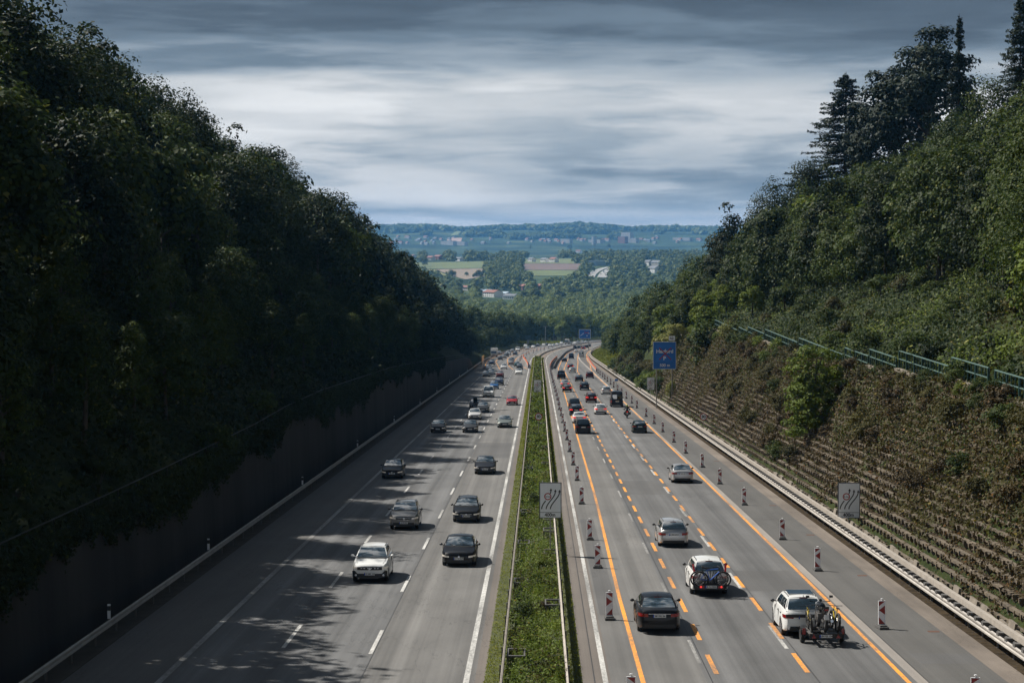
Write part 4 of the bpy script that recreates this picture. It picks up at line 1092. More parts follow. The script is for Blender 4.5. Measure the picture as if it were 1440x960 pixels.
# cross brackets of the median rails
ym = 74; k = 0
while ym < 260:
    sg = -1 if k % 3 == 0 else 1
    if rb.random() < .75:
        t = thing('rail_bracket', 'open steel bracket frame fixed inside the planted median rails', 'bracket', group='bracket frames in the median')
        z = zroad(ym); x0 = -1.2 if sg < 0 else .30
        t.location = (x0, ym, z)
        m = MB(); W = .72
        for yy in (0, 1.3): m.box((W / 2, yy, .52), (W, .12, .07))
        for xx in (.04, W - .04): m.box((xx, .65, .52), (.06, 1.22, .06))
        m.build('frame', M['galv_dark'], t)
        for xx in (.05, W - .05):
            for yy in (0, 1.3): m = MB(); m.box((xx, yy, .24), (.06, .06, .48)); m.build('leg', M['galv_dark'], t)
    ym += rb.uniform(4.5, 8.5); k += 1

# white reflector posts on the shaded guard rail
for i, y in enumerate((82, 107, 150, 196, 246, 300, 350, 400, 450, 500)):
    t = thing('marker_post', f'white reflector post on the shaded guard rail, {ordinal(i)} from the bridge', 'marker post', (Xc(y) - 18.2, y, zroad(y) + .7), group='reflector posts on the shaded guard rail')
    m = MB(); m.prism([(-.06, -.05, 0), (.06, -.05, 0), (.06, .05, 0), (-.06, .05, 0)], (0, 0, .62)); m.build('post', M['white'], t)
    m = MB(); m.box((0, 0, .45), (.127, .107, .2)); m.build('black_band', M['trim'], t)

# ------------------------------------------------------------------ retaining wall and its railing (oncoming side)
def wall_block(a, b):
    ys_ = [a + (b - a) * i / 24 for i in range(25)]
    m = MB(); vs = []
    for y in ys_:
        h = interp(y, WALL); x = Xc(y)
        vs += [(x - 19.15, y, zroad(y) - .3), (x - 19.32, y, zroad(y) + h), (x - 19.72, y, zroad(y) + h), (x - 19.72, y, zroad(y) - .3)]
    m.add(vs, [(i * 4 + j, i * 4 + (j + 1) % 4, (i + 1) * 4 + (j + 1) % 4, (i + 1) * 4 + j) for i in range(24) for j in range(4)] + [(0, 1, 2, 3), (96, 99, 98, 97)])
    return m
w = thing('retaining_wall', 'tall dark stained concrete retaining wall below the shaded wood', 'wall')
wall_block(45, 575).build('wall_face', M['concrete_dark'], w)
fl = thing('railing', 'dark steel railing along the top of the shaded retaining wall', 'railing')
m = MB(); mp_ = MB()
for dz in (1.05, .55): m.tube([(Xc(y) - 19.5, y, zroad(y) + interp(y, WALL) + dz) for y in range(50, 520, 5)], .03 if dz > 1 else .02, 6)
mp_.box((0, 0, .52), (.05, .05, 1.04)); mp_ = mp_.mesh('post', [M['iron_dark']])
for y in range(66, 460, 4): link('post', mp_, fl, (Xc(y) - 19.5, y, zroad(y) + interp(y, WALL)))
m.build('rail', M['iron_dark'], fl)

# ------------------------------------------------------------------ crib wall (outbound side)
cw = thing('crib_wall', 'planted concrete crib wall of stepped beams below the green railings', 'wall')
XB, XT = 19.75, 25.85
def crib_pt(y, h):
    """face of the crib at height h over the road"""
    c = crib_h(y); return Xc(y) + XB + (XT - XB) * min(1, h / c)
m = MB(); row = 0; h = .5; seg = 3
rc = random.Random(11)
while h < 13:
    run = []
    y = 58.0
    while y < 345:
        ok = crib_h(y) > h + .15
        if ok: run.append(y)
        if (not ok or y + 3 >= 345 or len(run) > seg) and len(run) > 1:
            jx, jz = rc.uniform(-.05, .05), rc.uniform(-.035, .035); seg = rc.choice((2, 2, 3, 4))
            pts = [(crib_pt(q, h) - Xc(q) + jx + rc.uniform(-.02, .02), q, h + jz) for q in run]
            profile_run(m, pts, [(-.13, -.07), (.10, -.07), (.10, .06), (-.13, .06)])
            run = [run[-1] + .03] if ok and rc.random() > .07 else []
        if not ok: run = []
        y += 3
    y = 58 + (row % 2) * .65
    while y < 300:
        if crib_h(y) > h + .15:
            x = crib_pt(y, h); xb = crib_pt(y, max(0, h - .62))
            s = .55 + rc.uniform(-.08, .08)
            if rc.random() < .12: y += 1.15; continue
            m.prism([(x - .22, y - .07, zroad(y) + h + .07), (x + .30, y - .07, zroad(y) + h + .07), (x + .30, y - .07, zroad(y) + h - .28), (x - .08, y - .07, zroad(y) + h - .28 - s * .15), (x - .22, y - .07, zroad(y) + h - .14)], (0, .14, 0))
        y += 1.15
    h += .46; row += 1
m.build('concrete_grid', M['crib_concrete'], cw)
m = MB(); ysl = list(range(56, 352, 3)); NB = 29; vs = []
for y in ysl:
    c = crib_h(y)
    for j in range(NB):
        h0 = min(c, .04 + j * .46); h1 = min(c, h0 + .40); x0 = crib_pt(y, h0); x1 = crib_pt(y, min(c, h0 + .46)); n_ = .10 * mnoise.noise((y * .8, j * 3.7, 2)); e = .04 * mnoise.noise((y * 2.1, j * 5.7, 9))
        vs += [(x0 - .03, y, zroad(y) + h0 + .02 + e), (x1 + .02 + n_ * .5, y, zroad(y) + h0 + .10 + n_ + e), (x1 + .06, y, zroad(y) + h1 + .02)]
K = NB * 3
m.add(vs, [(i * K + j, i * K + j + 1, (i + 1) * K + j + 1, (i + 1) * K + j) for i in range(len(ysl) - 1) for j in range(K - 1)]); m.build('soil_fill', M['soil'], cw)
m = MB(); y = 58
while y < 330:
    w_ = rc.uniform(.9, 1.5); hh = rc.uniform(.55, 1.0)
    m.box((Xc(y) + 19.42 + rc.uniform(-.04, .04), y + w_ / 2, zroad(y) + hh / 2 - .1), (.12, w_ - .05, hh + .2), Matrix.Rotation(R(rc.uniform(4, 14)), 3, 'Y')); y += w_ + (rc.uniform(.3, 2.5) if rc.random() < .3 else 0)
m.build('base_slab', M['concrete'], cw)

# green railings: every level step of the wall top carries its own
SECT = [(400, 370, 40), (370, 345, 41), (288, 256, -11.96), (253.5, 243.5, -11.5), (242, 225.3, -10.95), (224, 196.4, -10.40), (195, 166.8, -9.9), (165.7, 154.2, -9.25),
        (153.4, 142, -8.67), (141, 124, -8.08), (123, 113, -7.46), (111.4, 100, -7.48), (99, 84, -7.2)]
BAL = MB().box((0, 0, 0), (.05, .075, 1.12)).mesh('baluster', [M['rail_green']]); POSTM = MB().box((0, 0, 0), (.10, .20, 1.18)).mesh('post', [M['rail_green']])
for i, (ya, yb, zt) in enumerate(SECT):
    if zt > 0: zt = zroad((ya + yb) / 2) + crib_h((ya + yb) / 2) + 1.25
    lab = ['far scrap of green railing showing above the creeper by the blue sign, farther piece', 'far scrap of green railing showing above the creeper by the blue sign, nearer piece'] if i < 2 else None
    label = lab[i] if lab else f'green steel railing on the crib wall, {ordinal(len(SECT) - 1 - i)} length counted from the bridge'
    t = thing('railing', label, 'railing', (Xc(ya) + 26.0, yb, zt - 1.2), group='green railings on the crib wall')
    L = ya - yb
    m = MB(); m.box((0, L / 2, 1.2), (.10, L, .06)); m.box((0, L / 2, .62), (.08, L, .055)); m.build('rail', M['rail_top'], t)
    n = max(2, round(L / 3.0))
    for k in range(n + 1): link('post', POSTM, t, (0, L * k / n + (.07 if k == 0 else -.07 if k == n else 0), .58))
    n = max(2, round(L / .95))
    for k in range(1, n): link('baluster', BAL, t, (0, L * k / n, .60))
    m = MB(); m.box((-.14, L / 2, -.14), (.42, L, .20)); m.build('coping', M['concrete'], t)

# ------------------------------------------------------------------ signs
def sign_post(t, x, z0, z1, r=.038, y=.05): 
    m = MB(); m.tube([(x, y, z0), (x, y, z1)], r, 10); m.build('post', M['post_grey'], t, 40)
def disc(mb, c, r0, r1, y, n=28, mi=0):
    vs = []
    for i in range(n):
        a = 2 * math.pi * i / n; vs += [(c[0] + math.cos(a) * r0, y, c[1] + math.sin(a) * r0), (c[0] + math.cos(a) * r1, y, c[1] + math.sin(a) * r1)]
    mb.add(vs, [(2 * i, 2 * i + 1, 2 * ((i + 1) % n) + 1, 2 * ((i + 1) % n)) for i in range(n)], mi)
def text_child(t, s, size, mt, x, y, z, parent=None):
    o = put(t, 'lettering', text_mesh(s, size, mt), None, parent); o.location = (x, y, z); return o
def lane_sign(label, X, Y, zc, tilt=0, base=0, sc_=1.0):
    """white board 1.25 x 2.05 m: three lanes swing to the right, width limit on the first, 400 m below; origin on the ground"""
    t = thing('lane_shift_sign', label, 'road sign', (X, Y, zroad(Y) + base)); t.rotation_euler = (0, 0, tilt); t.scale = (sc_,) * 3
    zc = (zc - base) / sc_; W, H = 1.27, 2.05
    sign_post(t, .0, -.4, zc + H / 2 + .05, y=.09)
    m = MB(); m.box((0, .02, zc), (W, .05, H)); b = m.build('board', M['sign_edge'], t)
    m = MB(); m.box((0, -.008, zc), (W - .10, .012, H - .09)); m.build('face', M['sign_white'], b)
    k = MB(); y = -.018
    def curve(x0, x1, z0, z1, cut0=0, cut1=1):
        pts = []
        for i in range(25):
            f = i / 24
            if f < cut0 or f > cut1: continue
            e = f * f * (3 - 2 * f); pts.append((x0 + (x1 - x0) * e, zc + z0 + (z1 - z0) * f))
        w = .030; vs = []
        for i, (x, z) in enumerate(pts):
            a = pts[max(i - 1, 0)]; c = pts[min(i + 1, len(pts) - 1)]
            dx, dz = c[0] - a[0], c[1] - a[1]; l = math.hypot(dx, dz); nx, nz = -dz / l * w, dx / l * w
            vs += [(x - nx, y, z - nz), (x + nx, y, z + nz)]
        k.add(vs, [(2 * i, 2 * i + 1, 2 * i + 3, 2 * i + 2) for i in range(len(pts) - 1)])
    def tip(x, z): k.add([(x - .075, y, zc + z), (x + .075, y, zc + z), (x, y, zc + z + .15)], [(0, 1, 2)])
    curve(-.50, .03, -.50, .56, 0, .46); curve(-.50, .03, -.50, .56, .80, 1); curve(-.24, .28, -.50, .50); curve(.0, .52, -.50, .48)
    for x, z in ((.03, .55), (.28, .49), (.52, .47)): tip(x, z)
    k.build('arrow', M['sign_black'], b)
    m = MB(); disc(m, (-.15, zc + .22), 0.001, .17, -.020); m.build('limit_disc', M['sign_white'], b)
    m = MB(); disc(m, (-.15, zc + .22), .150, .205, -.023); m.build('limit_ring', M['sign_red'], b)
    m = MB(); m.box((0, -.018, zc - .69), (W - .10, .006, .022)); m.build('divider', M['sign_black'], b)
    text_child(t, '2,1m', .135, M['sign_black'], -.15, -.024, zc + .215, b)
    text_child(t, '400m', .27, M['sign_black'], -.02, -.020, zc - .835, b)
    return t
def P_at(px, Y): return (px - 757) / F * Y
def zc_at(py, Y): return -Y * math.tan(math.atan((py - 480) / F) + PITCH) - zroad(Y)
lane_sign('white board with three bending arrows reading 400m standing in the planted median', P_at(774.3, 111), 111, zc_at(703, 111))
lane_sign('white board with three bending arrows reading 400m before the crib wall, slightly tilted', P_at(1195.5, 122), 122, zc_at(702.5, 122), R(-3), sc_=1.09)
lane_sign('small far white board with three bending arrows in the narrow end of the median', P_at(756, 325), 325, zc_at(542.5, 325))
lane_sign('far white board with three bending arrows beside the big blue board', P_at(915.5, 320), 320, zc_at(539, 320))
def limit_sign(label, X, Y, zc):
    t = thing('speed_limit_sign', label, 'road sign', (X, Y, zroad(Y))); sign_post(t, 0, -.2, zc + .3, .035, .07)
    m = MB(); m.lathe((0, .03, zc), (0, -1, 0), [(.001, -.01), (.42, -.01), (.42, .03), (.001, .03)], 32); b = m.build('disc', M['sign_white'], t)
    m = MB(); disc(m, (0, zc), .335, .425, -.006, 36); m.build('ring', M['sign_red'], b)
    text_child(t, '80', .46, M['sign_black'], 0, -.008, zc, b); return t
limit_sign('round speed limit sign reading 80 in the planted median', P_at(757.6, 222), 222, zc_at(585.5, 222))
limit_sign('round speed limit sign reading 80 in front of the crib wall', P_at(990, 222), 222, zc_at(585.5, 222))
# big blue board
Y = 300; X = P_at(934.7, Y); zc = zc_at(499.5, Y)
t = thing('direction_sign', 'big blue exit board reading Herford and 500 m crossed out in red', 'road sign', (X, Y, zroad(Y)))
W, H = 3.55, 4.2
for dx in (-1.2, 1.2): sign_post(t, dx, -.5, zc + H / 2 - .2, .09, .16)
m = MB(); m.box((0, .03, zc), (W, .06, H)); b = m.build('board', M['sign_white'], t)
m = MB(); m.box((0, -.006, zc), (W - .12, .02, H - .12)); m.build('face', M['sign_blue'], b)
m = MB(); m.box((.02, -.02, zc + 1.42), (2.3, .012, .5)); m.box((0, -.02, zc - .45), (2.6, .012, 1.05)); m.build('patch', M['sign_blue_patch'], b)
text_child(t, 'Herford', .80, M['sign_white'], .02, -.034, zc + .62, b); text_child(t, 'P', .80, M['sign_white'], 0, -.034, zc - .45, b); text_child(t, '500 m', .62, M['sign_white'], .05, -.034, zc - 1.52, b)
m = MB()
for a, dx in ((45, 0), (-45, 0)): m.box((.10, -.05 - (.006 if a < 0 else 0), zc + .28), (2.6, .012, .13), Matrix.Rotation(R(a), 3, 'Y'))
m.build('cross_strip', M['sign_red'], b)
t2 = thing('supplementary_sign', 'small white plate with black letters standing on top of the blue board', 'road sign', (P_at(945, Y), Y - .05, zroad(Y)))
zz = zc_at(475.5, Y); m = MB(); m.box((0, .03, zz), (.95, .05, .72)); b2 = m.build('board', M['sign_white'], t2); text_child(t2, 'A2', .5, M['sign_black'], -.05, -.002, zz, b2)
sign_post(t2, .3, zz - 1.2, zz + .2, .04, .11)
t = thing('utility_pole', 'plain grey pole standing before the crib wall next to the blue board', 'pole', (P_at(966, 302), 302, zroad(302)))
m = MB(); m.tube([(0, 0, -.3), (0, 0, zc_at(516, 302))], [.16, .12], 10); m.build('pole', M['post_grey'], t, 40)
# far blue sign on the bend
Y = 900; X = P_at(822.5, Y); zc = zc_at(469.5, Y)
t = thing('direction_sign', 'far blue motorway board with white arrow above the curving carriageways', 'road sign', (X, Y, zroad(Y)))
for dx in (-1.8, 1.8): sign_post(t, dx, -1, zc + 1.5, .16, .25)
m = MB(); m.box((0, .04, zc), (5.4, .08, 4.3)); b = m.build('board', M['sign_white'], t)
m = MB(); m.box((0, -.01, zc), (5.1, .03, 4.0)); m.build('face', M['sign_blue'], b)
m = MB(); m.box((-1.4, -.03, zc - .3), (1.6, .02, .22), Matrix.Rotation(R(-38), 3, 'Y')); m.add([(-.95, -.045, zc + .42), (-.55, -.045, zc + .42), (-.6, -.045, zc + .0)], [(0, 1, 2)]); m.build('arrow', M['sign_white'], b)
m = MB()
for a in (30, -30): m.box((.75, -.04 - (.01 if a < 0 else 0), zc + .6), (2.4, .02, .2), Matrix.Rotation(R(a), 3, 'Y'))
m.build('cross_strip', M['sign_red'], b)
m = MB(); m.box((1.75, -.03, zc + .3), (1.0, .02, .25)); m.box((1.0, -.03, zc - .8), (.5, .02, .4)); m.build('text_patch', M['sign_white'], b)
# back of a dark sign and a lamp post on the outside of the bend
Y = 1090; X = P_at(742.5, Y); zc = zc_at(474.5, Y)
t = thing('direction_sign', 'dark back of a road sign on two posts beside the oncoming curve', 'road sign', (X, Y, zroad(Y)))
for dx in (-.3, .3): sign_post(t, dx, -.5, zc + 1, .25, .2)
m = MB(); m.box((0, 0, zc), (3.2, .1, 2.5)); m.build('board', mat('sign_back', (.05, .085, .085), .5, .3), t)
Y = 1180; X = P_at(767, Y)
t = thing('lamp_post', 'tall slim grey mast with short cross arm behind the curve', 'lamp post', (X, Y, zroad(Y)))
m = MB(); m.tube([(0, 0, -.5), (0, 0, zc_at(459, Y))], [.32, .2], 10); m.build('mast', M['post_grey'], t, 40)
m = MB(); m.box((0, 0, zc_at(459, Y)), (2.4, .3, .25)); m.build('arm', M['post_grey'], t)
# small blue marker by the guard rail
Y = 395; t = thing('emergency_sign', 'tiny blue sign behind the far part of the outbound guard rail', 'road sign', (P_at(867, Y), Y, zroad(Y)))
m = MB(); m.box((0, 0, 1.5), (.62, .05, .45)); m.build('board', M['sign_blue'], t); sign_post(t, 0, 0, 1.4, .035, .04)
# ------------------------------------------------------------------ foliage
nr = np.random.default_rng(5)
LM = {
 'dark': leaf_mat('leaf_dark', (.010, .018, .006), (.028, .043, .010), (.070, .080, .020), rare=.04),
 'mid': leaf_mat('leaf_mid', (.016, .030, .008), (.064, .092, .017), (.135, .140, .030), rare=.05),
 'light': leaf_mat('leaf_light', (.055, .090, .012), (.130, .170, .022), (.20, .20, .04)),
 'olive': leaf_mat('leaf_olive', (.026, .028, .009), (.085, .078, .022), (.18, .14, .03), rare=.03),
 'brown': leaf_mat('leaf_brown', (.024, .018, .008), (.080, .058, .021), (.15, .075, .022), trans=.15, rare=.04),
 'needle': leaf_mat('leaf_needle', (.010, .019, .011), (.024, .038, .019), trans=.08),
 'grass': leaf_mat('grass_blade', (.11, .135, .014), (.23, .25, .030), (.28, .25, .06), trans=.35),
 'median': leaf_mat('median_leaf', (.038, .070, .012), (.145, .195, .030), (.30, .17, .03), trans=.3, rare=.008),
 'creeper': leaf_mat('creeper_leaf', (.150, .165, .040), (.26, .26, .075), (.30, .26, .10)),
}
BARK = mat('bark', (.06, .048, .036), .9, var=.3, scale=3, stretch=(1, 1, .3), bump=.4)

def cards(P, Nn, size, aspect=.66, jit=.40, fold=.0):
    """rhombic leaf faces at P facing roughly Nn"""
    n = len(P)
    Nn = Nn + nr.normal(0, jit, (n, 3)); Nn /= np.linalg.norm(Nn, axis=1)[:, None] + 1e-9
    r = nr.normal(0, 1, (n, 3)); T = np.cross(Nn, r); T /= np.linalg.norm(T, axis=1)[:, None] + 1e-9
    B = np.cross(Nn, T)
    s = (size * nr.uniform(.6, 1.35, n))[:, None]
    a, b = T * s * .5, B * s * .5 * aspect
    mid = T * s * .08
    V = np.stack([P - a, P + b + mid, P + a, P - b + mid], 1).reshape(-1, 3)
    return V, np.arange(4 * n).reshape(-1, 4)

def sph(n):
    v = nr.normal(0, 1, (n, 3)); return v / np.linalg.norm(v, axis=1)[:, None]

def crown(H, Rr, z0, lobes, per, leaf, top=1.0, flat=1.0, gap=0.0, lobe_r=(.22, .36), sway=.12):
    """points of a broadleaf crown: lobes of leaves over an uneven ellipsoid, twigs outside it"""
    c = np.array([0, 0, (z0 + H) / 2]); ax = np.array([Rr, Rr, (H - z0) / 2])
    d = sph(lobes); d[:, 2] = np.where(d[:, 2] < -.55, -d[:, 2] * .5, d[:, 2])
    rad = np.clip(nr.uniform(.60, .86, lobes) + nr.normal(0, sway * .4, lobes), .45, .92)
    shape = 1 + .13 * np.sin(d[:, 0] * 3.1 + nr.uniform(0, 6)) * np.cos(d[:, 1] * 2.7 + nr.uniform(0, 6))
    C = c + d * ax * (rad * shape)[:, None]
    taper = 1 - .35 * np.clip((C[:, 2] - z0) / (H - z0), 0, 1) ** 2 * top
    C[:, 0] *= taper; C[:, 1] *= taper
    Ps = []; Ns = []
    for k in range(lobes):
        lr = Rr * nr.uniform(*lobe_r); m = int(per * nr.uniform(.7, 1.3))
        q = sph(m); q[:, 2] = np.abs(q[:, 2]) * np.where(nr.random(m) < .78, 1, -1)
        rr = lr * (nr.uniform(.55, 1.06, m) + (nr.random(m) < .08) * nr.uniform(0, .45, m))
        P = C[k] + q * rr[:, None] * np.array([1, 1, .82 * flat])
        Ps.append(P); Ns.append(q * .8 + d[k] * .35 + np.array([0, 0, .35]))
    return C, np.concatenate(Ps), np.concatenate(Ns)

def tree_proto(H, Rr, z0, lobes, per, leaf, lm, trunk_r=.22, limbs=10, **k):
    C, P, Nn = crown(H, Rr, z0, lobes, per, leaf, **k)
    V, Qd = cards(P, Nn, leaf)
    cm = np_mesh('crown', V, Qd, LM[lm])
    m = MB(); lean = Vector((rnd.uniform(-.4, .4), rnd.uniform(-.4, .4), 0)); pts = []
    for i in range(7):
        f = i / 6; pts.append(Vector((lean.x * math.sin(f * 3), lean.y * math.sin(f * 2.4), -1.2 + f * (H * .82 + 1.2))))
    m.tube(pts, [trunk_r * (1.25 - 1.1 * i / 6) for i in range(7)], 9)
    for k_ in range(min(limbs, len(C))):
        e = Vector(C[k_ * len(C) // max(1, limbs)]); zb = max(H * .12, min(e.z - .25 * math.hypot(e.x, e.y) - H * .08, H * .7))
        f = (zb + 1.2) / (H * .82 + 1.2); a = Vector((lean.x * math.sin(f * 3), lean.y * math.sin(f * 2.4), zb))
        mid = a.lerp(e, .5) + Vector((0, 0, -.06 * H * .3))
        m.tube([a, mid, e], [trunk_r * .45, trunk_r * .28, trunk_r * .1], 6)
    tm_ = m.mesh('trunk', [BARK], 60)
    return tm_, cm

def spruce_proto(H, Rr, lm='needle', whorl=.62, droop=.25, irregular=.18, n=7, leaf=.26, per=15, base=.06):
    m = MB(); m.tube([(0, 0, -1), (0, 0, H * .5), (0, 0, H)], [.34 * H / 28, .2 * H / 28, .02], 9)
    Ps = []; Ns = []; z = H * base
    while z < H * .985:
        f = (z / H); rr = Rr * (1 - f) ** .82 + .22
        for j in range(n):
            a = nr.uniform(0, 6.28); L = rr * nr.uniform(1 - irregular * 2.2, 1 + irregular)
            if nr.random() < .12: continue
            zj = nr.normal(0, whorl * .45); tilt = nr.normal(.02, .09)
            d = np.array([math.cos(a), math.sin(a), 0]); k = max(3, int(per * L))
            t = nr.uniform(.12, 1, k) ** .8
            side = np.array([-d[1], d[0], 0]); w = (nr.uniform(-1, 1, k) * (.22 + .34 * (1 - t)) * min(L, 2.2) * .85)
            zz = -droop * L * t ** 1.4 + .10 * L * t ** 3 - np.abs(w) * .25
            P = d * (t * L)[:, None] + side * w[:, None]; P[:, 2] = z + zj + zz + tilt * t * L - np.abs(nr.normal(0, .20, k)) * (1 - .5 * t) + nr.normal(0, .06, k)
            Ps.append(P); Ns.append(np.tile(np.array([0, 0, 1.0]), (k, 1)) + d * .25)
            if j % 2 == 0: m.tube([(0, 0, z), Vector(d * L * .9) + Vector((0, 0, z - droop * L * .7))], [.05, .012], 4, caps=False)
        z += whorl * nr.uniform(.6, 1.4) * (1.15 - .55 * f)
    V, Qd = cards(np.concatenate(Ps), np.concatenate(Ns), leaf, .45, .5)
    return m.mesh('trunk', [BARK], 60), np_mesh('crown', V, Qd, LM[lm])

PROTO = {}
for i in range(4): PROTO['beech', i] = tree_proto(17, 5.0 + .35 * i, -2.6, (112, 150, 92, 112)[i], (98, 96, 98, 98)[i], (.36, .27, .46, .36)[i], 'dark', sway=.2, lobe_r=(.20, .34), limbs=6)
for i in range(4): PROTO['ash', i] = tree_proto(14.5, 4.5 + .3 * i, -2.6, (104, 140, 88, 104)[i], 98, (.33, .25, .42, .33)[i], 'mid', sway=.2, limbs=5)
for i in range(2): PROTO['slim', i] = tree_proto(13, 2.9, -1.5, 70, 90, .31, 'mid', sway=.25, lobe_r=(.26, .46), limbs=4)
PROTO['oak', 0] = tree_proto(22, 7.0, 2.4, 150, 150, .38, 'needle', trunk_r=.42, limbs=34, lobe_r=(.13, .23), sway=.30, top=.5)
PROTO['acacia', 0] = tree_proto(10.5, 2.9, -1.2, 120, 95, .25, 'light', limbs=10, lobe_r=(.20, .36), sway=.26, flat=.6, top=.35)
for i in range(2): PROTO['maple', i] = tree_proto(9, 3.4, .4, 54, 80, .36, 'light' if i else 'mid', sway=.25)
PROTO['spruce', 0] = spruce_proto(27, 8.2, per=34, leaf=.36, irregular=.24, n=10, whorl=.60, droop=.22)
PROTO['larch', 0] = spruce_proto(25, 2.0, whorl=.36, droop=.40, irregular=.45, n=7, leaf=.30, per=50, base=.25)
def shrub_proto(H, Rr, lobes, per, leaf, lm, **k):
    C, P, Nn = crown(H, Rr, -.2, lobes, per, leaf, **k); V, Qd = cards(P, Nn, leaf)
    m = MB()
    for i in range(0, len(C), max(1, len(C) // 8)): m.tube([(0, 0, -.3), Vector(C[i]) * .5 + Vector((0, 0, .1)), C[i]], [.05, .03, .012], 5, caps=False)
    return m.mesh('stem', [BARK]), np_mesh('foliage', V, Qd, LM[lm])
for i, lm in enumerate(('mid', 'olive', 'dark', 'light', 'olive', 'brown')): PROTO['shrub', i] = shrub_proto(2.6, 1.8, 30, 60, .20, lm, sway=.25)
for i in range(2): PROTO['creeper', i] = shrub_proto(3.4, 1.5, 30, 70, .20, 'creeper', lobe_r=(.25, .5), sway=.2)

def plant(key, x, y, s, label, name, cat, group=None, z=None, sxy=1.0, dz=-.1, rot=None):
    t_, c_ = PROTO[key]
    t = thing(name, label, cat, (x, y, (ground_z(x, y) if z is None else z) + dz), (0, 0, rnd.uniform(0, 6.28) if rot is None else rot), group)
    t.scale = (s * sxy, s * sxy, s)
    a, b = ('stem', 'foliage') if key[0] in ('shrub', 'creeper') else ('trunk', 'crown')
    link(a, t_, t); link(b, c_, t); return t

def poisson(region, n, dmin, seed):
    """random points with a minimum distance that may vary"""
    r = random.Random(seed); pts = []; grid = {}
    for _ in range(n):
        p = region(r)
        if p is None: continue
        d = dmin(p); g = 12.0; k = (int(p[0] // g), int(p[1] // g))
        if all((p[0] - q[0]) ** 2 + (p[1] - q[1]) ** 2 > d * d for i in (-1, 0, 1) for j in (-1, 0, 1) for q in grid.get((k[0] + i, k[1] + j), ())):
            pts.append(p); grid.setdefault(k, []).append(p)
    return pts
def in_frame(x, y, h=8, mx=60):
    px, _ = project((x, y, ground_z(x, y) + h)); return -mx < px < 1440 + mx

# left wood ----------------------------------------------------------
def regL(r):
    y = r.uniform(78, 345); x = -r.uniform(22.5, 58)
    return (x, y) if in_frame(x, y, 8, 40) else None
PL = poisson(regL, 9000, lambda p: 5.2 if p[0] > -29 else 7.4, 21)
PL.sort(key=lambda p: p[1])
cnt = 0
for x, y in PL:
    px, py = project((x, y, ground_z(x, y) + 10))
    if x > -29:
        key = ('slim', rnd.randrange(2)) if rnd.random() < .5 else ('ash', rnd.randrange(4)); s = rnd.uniform(.42, .68)
    else:
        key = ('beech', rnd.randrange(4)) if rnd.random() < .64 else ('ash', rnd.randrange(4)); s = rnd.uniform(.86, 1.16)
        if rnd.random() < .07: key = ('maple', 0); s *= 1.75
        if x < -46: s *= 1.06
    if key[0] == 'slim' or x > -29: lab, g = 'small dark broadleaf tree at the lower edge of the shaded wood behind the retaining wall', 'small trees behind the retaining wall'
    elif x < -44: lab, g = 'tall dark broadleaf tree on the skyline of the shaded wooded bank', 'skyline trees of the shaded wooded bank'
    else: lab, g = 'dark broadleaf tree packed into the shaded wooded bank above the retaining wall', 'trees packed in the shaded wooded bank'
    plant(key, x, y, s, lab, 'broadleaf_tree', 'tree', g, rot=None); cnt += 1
for x, y, s, key, lab in ((-40, 168, .95, ('maple', 1), 'yellowish green tree catching sunlight in the middle of the shaded wooded bank'),):
    plant(key, x, y, s * 1.5, lab, 'broadleaf_tree', 'tree', dz=1.5)

def merged_wood(name, pts, keys, frac, mats_k, label=None):
    """a far wood that reads as one mass: thinned copies of the crowns joined as one stuff object"""
    Vs = []; n = 0
    for x, y, s in pts:
        me = PROTO[keys[rnd.randrange(len(keys))]][1]
        V = np.empty(len(me.vertices) * 3, dtype=np.float32); me.vertices.foreach_get('co', V); V = V.reshape(-1, 4, 3)
        pick = nr.random(len(V)) < frac
        V = V[pick]; c = V.mean(1, keepdims=True); V = c + (V - c) * (1 / math.sqrt(frac)) * .92
        a = rnd.uniform(0, 6.28); ca, sa = math.cos(a), math.sin(a)
        W = V * s; W = np.stack([W[..., 0] * ca - W[..., 1] * sa, W[..., 0] * sa + W[..., 1] * ca, W[..., 2]], -1)
        W += np.array([x, y, ground_z(x, y) - .4]); Vs.append(W.reshape(-1, 3))
    V = np.concatenate(Vs); Qd = np.arange(len(V)).reshape(-1, 4)
    return stuff(link(name, np_mesh(name, V, Qd, LM[mats_k])))
def regS(r):
    y = r.uniform(72, 215); x = -r.uniform(23, 60)
    return None if in_frame(x, y, 8, 40) else (x, y)
P = poisson(regS, 3000, lambda p: 5.2 if p[0] > -29 else 7.4, 6)
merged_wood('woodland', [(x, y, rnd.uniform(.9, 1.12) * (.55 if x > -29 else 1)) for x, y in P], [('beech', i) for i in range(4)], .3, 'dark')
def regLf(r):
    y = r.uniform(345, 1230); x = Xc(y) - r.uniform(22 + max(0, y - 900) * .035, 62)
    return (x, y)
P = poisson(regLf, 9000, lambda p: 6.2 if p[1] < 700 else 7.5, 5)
for lo_, hi_, lm_ in ((0, 640, 'dark'), (640, 2000, 'mid')): merged_wood('woodland', [(x, y, rnd.uniform(.8, 1.1) * (.6 if x - Xc(y) > -28 else 1)) for x, y in P if lo_ <= y < hi_], [('beech', i) for i in range(4)] + [('ash', i) for i in range(4)], .24, lm_)

